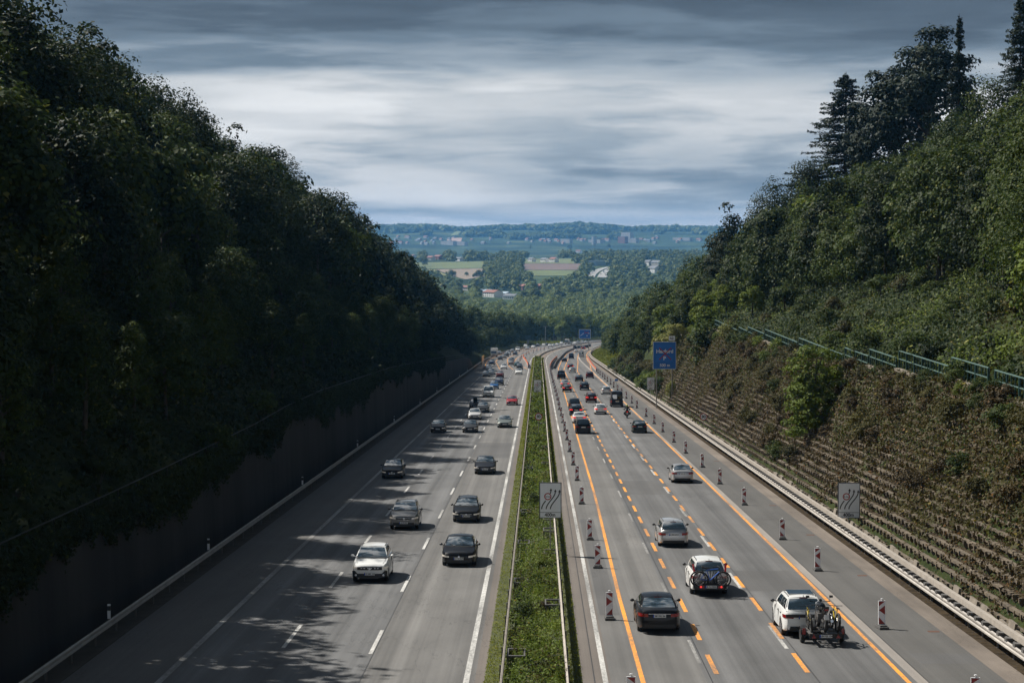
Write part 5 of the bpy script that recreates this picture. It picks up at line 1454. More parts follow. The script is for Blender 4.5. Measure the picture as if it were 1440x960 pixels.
# right bank ---------------------------------------------------------
def regR(r):
    y = r.uniform(95, 480)
    lo = interp(y, [(90, 29.5), (118, 30.5), (145, 37), (200, 38.5), (250, 35), (300, 30.5), (330, 27), (380, 22.5), (640, 22)])
    x = r.uniform(lo, lo + (26 if y < 330 else 30))
    return (x, y) if in_frame(x, y, 8, 40) else None
PRt = poisson(regR, 9000, lambda p: 6.2 if p[1] < 330 else 6.6, 31)
PRt.sort(key=lambda p: p[1]); nR = 0
for x, y in PRt:
    u = x - 19.6
    key = rnd.choice([('ash', 0), ('ash', 1), ('ash', 2), ('ash', 3), ('slim', 0), ('slim', 1), ('beech', 0), ('beech', 2), ('maple', 0), ('maple', 1)])
    s = rnd.uniform(.80, 1.10)
    if u < 12: s *= .62
    if key[0] == 'beech': s *= .85
    if key[0] == 'maple': s *= 1.45
    if y > 330: lab, g = 'green broadleaf tree in the sunlit row behind the outbound guard rail', 'trees behind the outbound guard rail'
    elif x > 56: lab, g = 'tall dark green tree on the upper edge of the sunlit bank', 'trees on the upper edge of the sunlit bank'
    else: lab, g = 'mid green broadleaf tree on the sunlit bank above the green railings', 'trees above the green railings'
    plant(key, x, y, s, lab, 'broadleaf_tree', 'tree', g); nR += 1
def regRf(r):
    y = r.uniform(480, 900); x = Xc(y) + r.uniform(22.5 + max(0, y - 560) * .012, 56)
    return (x, y) if in_frame(x, y, 8, 40) else None
for i, (x, y, sc_, k) in enumerate(((27, 318, .8, 1), (24.5, 336, .85, 0), (29, 300, .75, 1), (23.5, 356, .9, 1), (27.5, 345, .9, 0), (25, 378, .95, 1), (31, 325, .85, 1), (29.5, 270, .62, 1), (31, 246, .6, 0))):
    plant(('maple', k), x, y, sc_, 'leafy bright green tree on the bank behind the big blue board', 'broadleaf_tree', 'tree', 'bright green trees behind the big blue board')
P = poisson(regRf, 5000, lambda p: 6.4, 35)
merged_wood('woodland', [(x, y, rnd.uniform(.7, 1.0) * (.65 if x - Xc(y) < 30 else 1)) for x, y in P], [('ash', i) for i in range(4)] + [('beech', 0)], .28, 'mid')
def at_ray(px, py, Y): d = ray(px, py); return d * (Y / d.y)
def tall(key, px_top, py_top, Y, Hm, label, name, cat='tree', sxy=1.0):
    q = at_ray(px_top, py_top, Y); g0 = ground_z(q.x, Y); s = (q.z - g0) / Hm
    return plant(key, q.x, Y, s, label, name, cat, z=g0, sxy=sxy / max(s, .01) * min(s, 1.15), rot=.4)
tall(('spruce', 0), 1190, 100, 330, 27, 'dark layered spruce standing against the sky beside the big oak', 'spruce_tree', sxy=1.45)
tall(('oak', 0), 1300, 38, 300, 22, 'big dark oak with open crown standing against the sky', 'oak_tree', sxy=1.3)
tall(('oak', 0), 1255, 92, 318, 22, 'lower dark oak crown leaning between spruce and big oak', 'oak_tree', sxy=1.05)
tall(('larch', 0), 1349, 18, 272, 25, 'thin ragged larch rising alone above the wood', 'larch_tree')
tall(('spruce', 0), 1436, -12, 232, 27, 'dark conifer cut by the upper corner of the view', 'spruce_tree', sxy=.7)
tall(('ash', 1), 1395, 95, 240, 14.5, 'dark pointed tree between larch and corner conifer', 'broadleaf_tree', sxy=.9)
tall(('beech', 1), 1085, 245, 330, 17, 'rounded dark tree on the shoulder of the sunlit bank below the spruce', 'broadleaf_tree')
tall(('beech', 3), 1140, 215, 330, 17, 'dense dark tree at the foot of the layered spruce', 'broadleaf_tree')
tall(('beech', 2), 1035, 285, 350, 17, 'dark domed tree lowest on the skyline above the blue board', 'broadleaf_tree')
# the bright robinia on the crib wall
t = plant(('acacia', 0), Xc(160) + 22.6, 158, .98, 'bright green feathery young tree growing out of the crib wall', 'robinia_tree', 'tree', z=zroad(158) + 2.0)
plant(('maple', 0), 24.3, 283, 1.05, 'dark green tree overhanging the edge of the big blue board', 'broadleaf_tree', 'tree', z=zroad(283) + 4.6)
plant(('maple', 1), 25.5, 292, .95, 'green tree above the big blue board beside the far railings', 'broadleaf_tree', 'tree', z=zroad(292) + 8)
plant(('creeper', 0), 20.9, 316, 1.8, 'pale yellow green creeper column behind the blue board', 'creeper_plant', 'creeper', z=zroad(316) + 6.5)
plant(('creeper', 1), 22.2, 316, 1.35, 'smaller pale creeper tuft just above the blue board', 'creeper_plant', 'creeper', z=zroad(316) + 9.0)
plant(('creeper', 1), 26.0, 145, .85, 'yellow green creeper climbing between two green railing lengths', 'creeper_plant', 'creeper', z=-13.0)
plant(('creeper', 0), 20.5, 301, 1.1, 'pale vine hanging beside the grey pole', 'creeper_plant', 'creeper', z=zroad(301) + 1.0, sxy=.6)
plant(('creeper', 0), 25.2, 262, .9, 'pale creeper tuft at the far end of the long railing row', 'creeper_plant', 'creeper', z=zroad(262) + 10.4)

# shrubs -----------------------------------------------------------------
def shrubs(region, n, dmin, seed, keys, label, group, srange, zoff=-.25):
    for x, y in poisson(region, n, dmin, seed):
        plant(('shrub', rnd.choice(keys)), x, y, rnd.uniform(*srange), label, 'shrub', 'shrub', group, dz=zoff)
shrubs(lambda r: (lambda x, y: (x, y) if in_frame(x, y, 1, 20) else None)(r.uniform(26.8, 45), r.uniform(92, 330)), 1500, lambda p: 5.7, 41, (0, 0, 1, 2, 4), 'leafy shrub on the open bank above the green railings', 'shrubs above the green railings', (.55, 1.15))
shrubs(lambda r: (19.9 + r.random() * 2.2, r.uniform(330, 520)), 700, lambda p: 4.2, 43, (1, 0, 4, 0, 3), 'olive green shrub crowding behind the far outbound guard rail', 'shrubs behind the far outbound guard rail', (.8, 1.6))
shrubs(lambda r: (lambda y: (Xc(y) - r.uniform(19.9, 22.5), y))(r.uniform(80, 420)), 700, lambda p: 8, 44, (2, 2, 0), 'dark shrub leaning over the edge of the retaining wall', 'shrubs on the retaining wall', (.45, .95))

def crib_shrubs():
    r = random.Random(46); pts = []
    for _ in range(5000):
        y = 84 + r.random() ** 1.3 * 175; u = r.random()
        if mnoise.noise((y * .06, u * 2.2, 4)) + (u - .45) * 1.5 < -.02: continue
        if all((y - a) ** 2 + ((u - b) * 9) ** 2 > 2.5 ** 2 for a, b in pts): pts.append((y, u))
    for y, u in pts[:100]:
        plant(('shrub', r.choice((1, 4, 5, 5, 1, 0))), 19.7 + 6.1 * u, y, r.uniform(.40, .80), 'brownish wild shrub rooted between the beams of the crib wall', 'shrub', 'shrub', 'shrubs rooted in the crib wall', z=zroad(y) + crib_h(y) * u, dz=-.35)
crib_shrubs()
rq = random.Random(52); last = 0
for i in range(60):
    y = 88 + i * 4.2 + rq.uniform(-1.5, 1.5); u = rq.uniform(.84, 1.0)
    if rq.random() < .25: continue
    plant(('shrub', rq.choice((0, 0, 3, 1))), 19.7 + 6.1 * u, y, rq.uniform(.34, .68), 'green bush growing over the upper rim of the crib wall below the railings', 'bush', 'bush', 'bushes on the rim of the crib wall', z=zroad(y) + crib_h(y) * u, dz=-.3)

# undergrowth on the banks ---------------------------------------------------
def carpet(name, n, fpos, size, lm, up=(0, 0, 1), jit=.7, aspect=.6, hgt=.35, keep=None):
    Ps = []
    while sum(map(len, Ps)) < n:
        q = fpos(4000)
        if keep is not None: q = q[keep(q)]
        Ps.append(q)
    P = np.concatenate(Ps)[:n]; Nn = np.tile(np.array(up, float), (len(P), 1))
    s = size(P) if callable(size) else np.full(len(P), size)
    V, Qd = cards(P, Nn, s, aspect, jit)
    return stuff(link(name, np_mesh(name, V, Qd, LM[lm])))
def vnoise(P, f, seed=0):
    return np.array([mnoise.noise((p[0] * f + seed, p[1] * f, p[2] * f)) for p in P])
def crib_pos(n):
    y = 62 + (nr.random(n) ** 1.5) * 278; u = nr.random(n)
    out = np.empty((n, 3))
    for i in range(n):
        c = crib_h(y[i]); out[i] = (Xc(y[i]) + 19.75 + 6.3 * u[i], y[i], zroad(y[i]) + c * u[i])
    b = nr.random(n)
    hb = .03 + .85 * (b ** 1.6) * np.clip(.35 + u, 0, 1)
    out[:, 0] -= hb * .55; out[:, 2] += hb * .6
    return out
def crib_keep(lo, f, seed, bias=0.0):
    def k(P):
        h = np.array([(p[2] - zroad(p[1])) / max(1, crib_h(p[1])) for p in P])
        v = vnoise(P, f, seed) + .5 * vnoise(P, f * 3.1, seed + 9)
        far = np.clip((P[:, 1] - 120) / 200, 0, 1)
        return v + (h - .42) * 2.1 + far * .35 + bias > lo
    return k
carpet('undergrowth', 80000, crib_pos, lambda P: nr.uniform(.11, .27, len(P)), 'brown', (-.5, -.2, .8), keep=crib_keep(-.26, .22, 1))
carpet('undergrowth', 70000, crib_pos, lambda P: nr.uniform(.11, .28, len(P)), 'olive', (-.6, -.2, .7), keep=crib_keep(.10, .16, 30))
carpet('undergrowth', 26000, crib_pos, lambda P: nr.uniform(.10, .26, len(P)), 'mid', (-.6, -.2, .7), keep=crib_keep(.55, .19, 70, .12))
carpet('undergrowth', 52000, crib_pos, lambda P: nr.uniform(.06, .17, len(P)), 'brown', (-.5, -.2, .8), keep=lambda P: vnoise(P, .5, 5) > -.25)
def bank_pos(n):
    y = 85 + (nr.random(n) ** 1.4) * 260; x = 26.3 + nr.random(n) ** 1.2 * 24
    out = np.empty((n, 3))
    for i in range(n): out[i] = (x[i], y[i], ground_z(x[i], y[i]) + nr.random() ** 2 * .8)
    return out
def bank_pos2(n):
    q = bank_pos(n); h = np.array([1.1 + 1.6 * mnoise.noise((p[0] * .22, p[1] * .16, 4)) for p in q]); q[:, 2] += np.clip(h, .1, 3) * nr.random(n) ** .6; return q
carpet('undergrowth', 90000, bank_pos2, lambda P: nr.uniform(.16, .34, len(P)), 'mid', (-.4, -.4, .8), .5, keep=lambda P: vnoise(P, .09, 13) > -.22)
carpet('undergrowth', 30000, bank_pos2, lambda P: nr.uniform(.14, .30, len(P)), 'light', (-.4, -.4, .8), .5, keep=lambda P: vnoise(P, .10, 53) > .16)
carpet('undergrowth', 50000, bank_pos, lambda P: nr.uniform(.16, .34, len(P)), 'olive', keep=lambda P: vnoise(P, .11, 3) > -.15)
carpet('undergrowth', 50000, bank_pos, lambda P: nr.uniform(.16, .36, len(P)), 'mid', keep=lambda P: vnoise(P, .13, 33) > -.05)
def lbank_pos(n):
    y = 70 + nr.random(n) * 330; u = nr.random(n) ** 1.6 * 14; out = np.empty((n, 3))
    for i in range(n): out[i] = (Xc(y[i]) - 19.4 - u[i], y[i], ground_z(-19.75 - u[i], y[i]) + nr.random() * .9 + .1 - (u[i] < .6) * nr.random() * 1.2)
    return out
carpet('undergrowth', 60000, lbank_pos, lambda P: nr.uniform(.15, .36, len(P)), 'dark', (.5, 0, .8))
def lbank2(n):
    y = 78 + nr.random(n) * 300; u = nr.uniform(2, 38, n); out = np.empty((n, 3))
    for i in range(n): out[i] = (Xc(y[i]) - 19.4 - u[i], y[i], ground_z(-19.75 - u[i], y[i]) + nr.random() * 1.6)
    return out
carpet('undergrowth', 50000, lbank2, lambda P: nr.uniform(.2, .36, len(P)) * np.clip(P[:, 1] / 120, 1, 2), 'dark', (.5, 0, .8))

# ivy draped over the retaining wall: a ragged fringe along its top
for i, (ya, yb) in enumerate(((60, 96), (96, 128), (128, 166), (166, 220), (220, 290), (290, 400))):
    n = int(900 * (yb - ya) * (1 if yb < 230 else .5)); yy = nr.uniform(ya, yb, n)
    dmax = np.array([max(.15, 1.0 + 2.6 * mnoise.noise((q * .07, 3.3, 0)) + 1.3 * mnoise.noise((q * .35, 8.1, 0)) + .8 * mnoise.noise((q * 1.3, 1.1, 0))) for q in yy])
    drop = dmax * nr.random(n) ** 1.3
    P = np.stack([np.array([Xc(q) - 19.2 for q in yy]) + nr.uniform(-.45, .22, n), yy, np.array([zroad(q) + interp(q, WALL) for q in yy]) + .5 + nr.normal(0, .2, n) - drop], 1)
    V, Qd = cards(P, np.tile(np.array([1., -.2, .5]), (n, 1)), np.full(n, .16 if yb < 230 else .26), .8, .6)
    o = link('ivy', np_mesh('ivy', V, Qd, LM['dark'])); tag(o, f'dark ragged ivy fringe hanging over the retaining wall, {ordinal(i)} stretch from the bridge', 'ivy', 'ivy on the retaining wall')

# median ---------------------------------------------------------------------
def med_pos(x0, x1, h, ya=60, yb=715, pw=2.2):
    def f(n):
        y = ya + (nr.random(n) ** pw) * (yb - ya); x = nr.uniform(x0, x1, n)
        b = np.clip(.60 + .55 * np.array([mnoise.noise((x[i] * 1.1, y[i] * .35, 0)) + .6 * mnoise.noise((x[i] * .8, y[i] * .12, 7)) + .9 * mnoise.noise((x[i] * 2.6, y[i] * 1.5, 3)) for i in range(n)]), .10, 1.25)
        z = np.array([zroad(q) for q in y]) + .03 + h * b * nr.random(n) ** .5
        return np.stack([x, y, z], 1)
    return f
grow = lambda a, b: (lambda P: nr.uniform(a, b, len(P)) * np.clip(P[:, 1] / 140, .8, 3))
carpet('shrubbery', 105000, med_pos(-1.22, .97, .80), grow(.07, .17), 'median')
carpet('grass', 42000, med_pos(-2.0, -1.2, .16), grow(.06, .14), 'grass', jit=.9, aspect=.3)
carpet('grass', 36000, med_pos(.98, 1.64, .16), grow(.06, .14), 'grass', jit=.9, aspect=.3)
carpet('shrubbery', 16000, med_pos(-1.2, .95, .95), grow(.09, .19), 'light', keep=lambda P: vnoise(P * np.array([2.2, 1, 1]), .22, 14) > .16)
carpet('shrubbery', 16000, med_pos(-1.2, .95, .95), grow(.07, .17), 'olive', keep=lambda P: vnoise(P * np.array([2.2, 1, 1]), .25, 24) > .18)
carpet('shrubbery', 14000, med_pos(-1.2, .95, .98), grow(.07, .17), 'dark', keep=lambda P: vnoise(P * np.array([2.2, 1, 1]), .3, 34) > .20)
carpet('grass', 12000, med_pos(-1.2, .95, .92), grow(.07, .16), 'grass', jit=.9, aspect=.35, keep=lambda P: vnoise(P, .16, 4) > .08)
# a few bushier plants in the median
for i, (x, y, s, k, lab) in enumerate(((-.6, 84.5, .36, 0, 'dark leafy bush between the median rails nearest the bridge'), (.3, 88.5, .20, 5, 'rusty orange weed clump between the median rails'), (-.1, 97, .26, 3, 'light green weed clump between the median rails'),
                                  (.2, 102.5, .3, 3, 'yellow green bush under the near median warning board'), (-.3, 140, .32, 0, 'mid green bush between the median rails beyond the near warning board'), (-.2, 205, .4, 3, 'bright green bush before the median speed limit sign'))):
    plant(('shrub', k), x, y, s, lab, 'bush', 'bush', z=zroad(y), dz=.1)
# verge grass by the outbound rail in the distance, meadow behind the curve
def mead(n):
    y = 560 + nr.random(n) * 420; u = nr.random(n) * 5; return np.array([(Xc(y[i]) + 19.7 + u[i], y[i], ground_z(Xc(y[i]) + 19.7 + u[i], y[i]) + .3) for i in range(n)])
carpet('grass', 14000, mead, .7, 'grass', (-.5, -.5, .7))
def mead2(n):
    y = 1120 + nr.random(n) * 140; x = nr.uniform(-26, 14, n); return np.array([(x[i], y[i], ground_z(x[i], y[i]) + .5) for i in range(n)])
carpet('grass', 14000, mead2, 1.0, 'grass', (0, -.8, .6), keep=lambda P: P[:, 0] < np.array([Xc(q) for q in P[:, 1]]) - 19)
import sys; print('trees', cnt, nR)
# ------------------------------------------------------------------ beyond the bend
def regB(r):
    y = r.uniform(1300, 1560); x = r.uniform(-160, 200)
    if y < 1420 and x > Xc(y) - 22 and x < Xc(y) + 22: return None
    px, py = project((x, y, ground_z(x, y) + 8)); return (x, y) if 690 < px < 900 else None
PB = poisson(regB, 4000, lambda p: 11, 61); PB.sort(key=lambda p: p[1])
for x, y in PB[:45]:
    key = rnd.choice([('ash', 0), ('maple', 1), ('maple', 1), ('maple', 0)])
    plant(key, x, y, rnd.uniform(1.05, 1.4) * (1.5 if key[0] == 'maple' else 1.1), 'green broadleaf tree in the wood behind the curve of the motorway', 'broadleaf_tree', 'tree', 'trees in the wood behind the curve', dz=-.5)
merged_wood('woodland', [(x, y, rnd.uniform(1.0, 1.4)) for x, y in PB[45:]], [('beech', 0), ('ash', 0), ('ash', 2)], .3, 'light')

FIELDS = [('field', (.105, .135, .050), [(560, 370), (690, 367.5), (694, 377.3), (602, 378.6), (585, 374)], 'green'),
          ('field', (.215, .170, .125), [(612, 379.2), (692, 377.8), (706, 383), (655, 393.5), (641, 391)], 'stubble'),
          ('field', (.17, .175, .06), [(600, 379.4), (611, 379.4), (639, 391), (626, 388.8)], 'meadow'),
          ('field', (.140, .098, .085), [(731, 371.2), (823, 371.2), (814, 380), (735, 380)], 'ploughed'),
          ('field', (.105, .135, .045), [(741, 380.4), (810, 380.4), (800, 388.4), (744, 388.4)], 'green'),
          ('field', (.12, .145, .055), [(733, 364.5), (806, 364), (808, 370.8), (733, 370.8)], 'green')]
def drape(name, poly, m, lift=.8, nu=14, nv=6):
    """a quadrilateral sheet between two long edges, laid on the ground"""
    P = [ground_hit(*p) for p in poly]
    if len(P) == 5: P = [P[0], P[1], P[2], P[3]]
    a, b, c, d = P[:4]; mb = MB(); vs = []
    for j in range(nv + 1):
        for i in range(nu + 1):
            u, v = i / nu, j / nv; q = a.lerp(b, u).lerp(d.lerp(c, u), v); vs.append((q.x, q.y, ground_z(q.x, q.y) + lift))
    mb.add(vs, [(j * (nu + 1) + i, j * (nu + 1) + i + 1, (j + 1) * (nu + 1) + i + 1, (j + 1) * (nu + 1) + i) for j in range(nv) for i in range(nu)])
    return structure(mb.build(name, m))
for n_, c_, poly, k in FIELDS: drape(n_, poly, mat('field_' + k, c_, .95, var=.22, scale=.01, stretch=(1, .2, 1)))
far_road = mat('far_road', (.30, .30, .29), .8, var=.12, scale=.05)
def drape_edges(name, le, re, m, lift=1.0):
    A = [ground_hit(*p) for p in le]; B = [ground_hit(*p) for p in re]; mb = MB(); vs = []
    for i in range(len(A) - 1):
        for k in range(5 if i < len(A) - 2 else 6):
            f = k / 5; a = A[i].lerp(A[i + 1], f); b = B[i].lerp(B[i + 1], f)
            for j in range(4): q = a.lerp(b, j / 3); vs.append((q.x, q.y, ground_z(q.x, q.y) + lift))
    n = len(vs) // 4
    mb.add(vs, [(i * 4 + j, i * 4 + j + 1, (i + 1) * 4 + j + 1, (i + 1) * 4 + j) for i in range(n - 1) for j in range(3)])
    return structure(mb.build(name, m))
drape_edges('road', [(823, 389), (826, 385.5), (833, 381.5), (843, 377.8), (853, 375.8)], [(836, 390.5), (838.5, 386), (843, 382), (850, 378.8), (857, 376.4)], far_road)
drape_edges('road', [(839.5, 390.5), (842, 386.5), (846, 382.5), (852, 379.2), (858, 376.8)], [(857, 391), (856, 386.5), (857, 382.5), (859, 379.5), (861, 377)], far_road)
far_cars = [(828, 386.6, 'dark'), (833, 384, 'white'), (836, 380.6, 'dark'), (845, 386.4, 'darkgrey'), (849, 383.4, 'black'), (851, 386, 'dark'), (854, 380.8, 'grey'), (852, 388.4, 'darkblue')]
for px, py, c in far_cars:
    q = ground_hit(px, py); t = thing('far_car', 'tiny car on the sunlit stretch of motorway far down in the valley', 'car', (q.x, q.y, q.z + 1.05), (0, 0, -.15), 'cars on the far stretch of motorway')
    put(t, 'body', CARS['mpv' if c != 'black' else 'van']['body'], PAINT[c])
# blue-grey hall and noise wall beside the far motorway
def box_building(label, px, py, w, d, h, wall, roofc, name='house', cat='house', gable=True, group=None, yaw=None, win=True):
    q = ground_hit(px, py); yaw = R(rnd.uniform(-62, -38)) if yaw is None else yaw
    t = thing(name, label, cat, (q.x, q.y, q.z - .4), (0, 0, yaw), group)
    hw, hd = w / 2, d / 2
    if gable:
        rh = h * .42; m = MB(); m.box((0, 0, h / 2), (w, d, h)); m.add([(-hw, -hd, h), (-hw, hd, h), (-hw, 0, h + rh)], [(0, 1, 2)]); m.add([(hw, -hd, h), (hw, hd, h), (hw, 0, h + rh)], [(0, 1, 2)]); m.build('wall', wall, t)
        m = MB(); o = .5
        for s in (-1, 1): m.prism([(-hw - o, s * (hd + o), h - .3), (hw + o, s * (hd + o), h - .3), (hw + o, 0, h + rh + .05), (-hw - o, 0, h + rh + .05)], (0, 0, .35))
        m.build('roof', roofc, t)
    else:
        m = MB(); m.box((0, 0, h / 2), (w, d, h)); m.build('wall', wall, t); m = MB(); m.box((0, 0, h + .2), (w + .6, d + .6, .4)); m.build('roof', roofc, t)
    if win:
        for k in range(max(2, int(w / 4))):
            for z in ([h * .3, h * .72] if h > 5 else [h * .5]):
                m = MB(); m.box((-hw + (k + .5) * w / max(2, int(w / 4)), -hd - .03, z), (1.4, .12, 1.5)); m.build('window', M['trim'], t)
    return t
TW = mat('town_wall', (.38, .375, .37), .8); WW = mat('wall_white', (.86, .85, .83), .8); WG = mat('wall_grey', (.42, .42, .42), .8); RR_ = mat('roof_red', (.22, .085, .06), .8, var=.15); RG = mat('roof_grey', (.14, .15, .17), .8, var=.15); WB = mat('wall_brick', (.24, .12, .09), .8); RBL = mat('roof_bluegrey', (.25, .33, .40), .6)
near = [(748, 368.5, 16, 11, 7, WW, RG, 'white farmhouse with grey roof at the edge of the ploughed field'), (766, 369, 18, 11, 7, WW, RG, 'white house with dark roof, middle one above the ploughed field'),
        (779, 369.2, 17, 12, 8, WW, RR_, 'white house with red roof above the ploughed field'), (646, 367, 26, 12, 6, WW, RG, 'long white farm building with grey roof on the far edge of the green field'),
        (617, 364.5, 24, 14, 7, WB, RR_, 'red roofed farmhouse among trees beyond the green field'), (606, 366, 16, 12, 7, WW, RR_, 'small white house with red roof beside the red roofed farmhouse'),
        (581, 362, 18, 12, 7, WG, RR_, 'grey house with red roof hidden at the wooded edge'), (693, 363.5, 14, 10, 6, WW, RG, 'tiny white house between the dark trees'),
        (814, 355.5, 22, 14, 8, WW, RR_, 'white house with red roof in front of the dark tree belt'), (912, 373.5, 18, 12, 8, WW, RG, 'white house with pale grey roof near the wooded bank'),
        (923, 374, 34, 15, 8, WG, RG, 'long grey roofed building beside the white house near the wooded bank'), (920, 383.5, 22, 14, 9, WW, RG, 'bright white block low beside the wooded bank'),
        (693, 417.5, 26, 15, 7, WW, RR_, 'house with broad reddish roof among the valley trees'), (680, 413.5, 42, 15, 5, WW, RBL, 'long flat hall with pale blue roof among the valley trees'),
        (655, 408, 30, 14, 5, WW, RR_, 'low white building with reddish roof at the foot of the shaded wood'), (711, 417, 14, 10, 5, WW, RBL, 'small pale blue house beside the reddish roof'),
        (719, 420.5, 20, 12, 5, WW, RG, 'pale shed among the trees below the reddish roof'), (736, 407.5, 16, 11, 6, WB, RR_, 'small brick house half hidden in the valley trees'), (757, 407, 16, 11, 6, WB, RR_, 'brick red house among trees in the middle of the valley')]
for px, py, w, d, h, a, b, lab in near: box_building(lab, px, py, w, d, h, a, b)
box_building('flat blue hall next to the far stretch of motorway', 841, 373.6, 66, 20, 10, RBL, RBL, 'hall', 'hall', False, yaw=0, win=False)
for px, py, w, yaw in ((868, 388.5, 60, -1.0), (879, 393.5, 60, -1.0)): pass
q0, q1 = ground_hit(858, 386), ground_hit(884, 396.5)
t = thing('noise_wall', 'pale noise barrier wall running down from the far motorway', 'wall', tuple(q0))
m = MB(); d = q1 - q0; m.prism([(0, 0, 0), d, d + Vector((0, 0, 7)), (0, 0, 7)], (1.2, .3, 0)); m.build('panel', RBL, t)
t = thing('bridge_deck', 'pale stretch of motorway bridge parapet above the woods by the noise barrier', 'bridge', tuple(ground_hit(893, 401)))
m = MB(); m.box((0, 0, 6), (34, 4, 1.6)); m.build('parapet', WG, t)
m = MB()
for k in (-10, 10): m.box((k, 0, 2.6), (2, 3, 5.4))
m.build('pier', WG, t)
# town on the far slope
rt = random.Random(77)
town = [(rt.uniform(548, 990), rt.gauss(338.5, 2.6)) for _ in range(64)]
for px, py in town:
    if not 331.5 < py < 346: continue
    if ground_hit(px, py, 7400) is None: continue
    q = ground_hit(px, py, 7400); w = rt.uniform(11, 30); h = rt.uniform(5, 9)
    t = thing('far_house', 'pale building of the hazy town on the far hillside', 'house', (q.x, q.y, q.z - 1), (0, 0, R(rt.uniform(-72, -42))), 'buildings of the hazy town on the far hillside')
    m = MB(); d = 12; m.box((0, 0, h / 2), (w, d, h)); m.build('wall', TW if rt.random() < .75 else WG, t)
    m = MB()
    for s in (-1, 1): m.prism([(-w / 2 - .5, s * 6.6, h - .3), (w / 2 + .5, s * 6.6, h - .3), (w / 2 + .5, 0, h + 4), (-w / 2 - .5, 0, h + 4)], (0, 0, .4))
    m.build('roof', RR_ if rt.random() < .5 else RG, t)
for px, py, w, h, lab in ((882, 341, 60, 46, 'tall pale hospital tower standing out of the hazy town'), (876, 342, 46, 30, 'lower reddish block left of the hospital tower in the hazy town'), (889, 341.5, 70, 22, 'long pale block right of the hospital tower'),
                          (835.5, 344, 12, 36, 'single slim white tower at the foot of the far hillside'), (838, 341.5, 80, 16, 'pale cluster hall on the far hillside'), (960, 338.5, 110, 15, 'long white hall on the far hillside near the wooded bank'),
                          (631, 344.5, 90, 18, 'wide white hall at the foot of the far hillside'), (646, 344.8, 100, 16, 'second wide white hall at the foot of the far hillside'), (797, 341.5, 60, 18, 'white block in the middle of the hazy town')):
    q = ground_hit(px, py, 7400)
    if q is None: continue
    t = thing('far_block', lab, 'building', (q.x, q.y, q.z - 1), (0, 0, R(-50))); m = MB(); m.box((0, 0, h / 2), (w, 20, h)); m.build('wall', WB if 'reddish' in lab else mat('block_wall', (.38, .375, .37), .8), t); m = MB(); m.box((0, 0, h + .5), (w * .96, 19, 1)); m.build('roof', RG, t)
drape('field', [(629, 335.3), (650, 335.3), (648, 341.8), (629, 341.8)], mat('far_field', (.36, .25, .20), .95), 3, 4, 4)
drape('field', [(640, 327), (658, 326), (656, 330), (634, 332.5)], mat('far_pasture', (.15, .19, .07), .95), 4, 4, 4)
drape('field', [(706, 330.5), (718, 330.5), (716, 333.5), (706, 333.5)], mat('far_pasture', (.15, .19, .07), .95), 4, 4, 4)

# valley woods ---------------------------------------------------------------
CLEAR = [[(x, y) for x, y in f[2]] for f in FIELDS] + [[(842, 376.5), (862, 375), (858, 391), (822, 389.5)]]
HOUSES = [(h[0], h[1]) for h in near] + [(841, 373.6)]
def inside(px, py, poly):
    c = False; n = len(poly)
    for i in range(n):
        x0, y0 = poly[i]; x1, y1 = poly[(i + 1) % n]
        if (y0 > py) != (y1 > py) and px < (x1 - x0) * (py - y0) / (y1 - y0) + x0: c = not c
    return c
def clear(x, y, h):
    z = ground_z(x, y)
    for k in (0, .5, 1.0):
        px, py = project((x, y, z + h * k))
        if any(inside(px, py, p) for p in CLEAR): return False
        for hx, hy in HOUSES:
            if abs(px - hx) < 9 and hy - 7 < py < hy + 1.5: return False
    return True
def regV(y0, y1):
    def f(r):
        y = math.sqrt(r.uniform(y0 * y0, y1 * y1)); px = r.uniform(530, 1010)
        x = (px - 757) / F * y
        return (x, y) if clear(x, y, 14) else None
    return f
LM['valley'] = leaf_mat('leaf_valley', (.030, .056, .018), (.165, .205, .052), (.22, .22, .07), trans=.25, rare=.05)
def crown_cards(pts, per, leaf, seed):
    r = np.random.default_rng(seed); Ps = []; Ns = []; S = []
    for x, y, Rr, H in pts:
        C, P, Nn = crown(H, Rr, -.5, max(5, per // 12), 12, leaf, lobe_r=(.30, .50), sway=.2)
        Ps.append(P + np.array([x, y, ground_z(x, y) - .6])); Ns.append(Nn); S.append(np.full(len(P), leaf * Rr / 6))
    return cards(np.concatenate(Ps), np.concatenate(Ns), np.concatenate(S), .85, .25)
P1 = poisson(regV(1560, 2700), 14000, lambda p: 11.5, 91)
r9 = random.Random(9)
pts = [(x, y, r9.uniform(4.5, 8.5), r9.uniform(9, 17)) for x, y in P1]
pts.sort(key=lambda p: p[1])
vis = [p for p in pts]
V, Qd = crown_cards(vis, 210, 1.5, 1)
stuff(link('woodland', np_mesh('woodland', V, Qd, LM['valley'])))
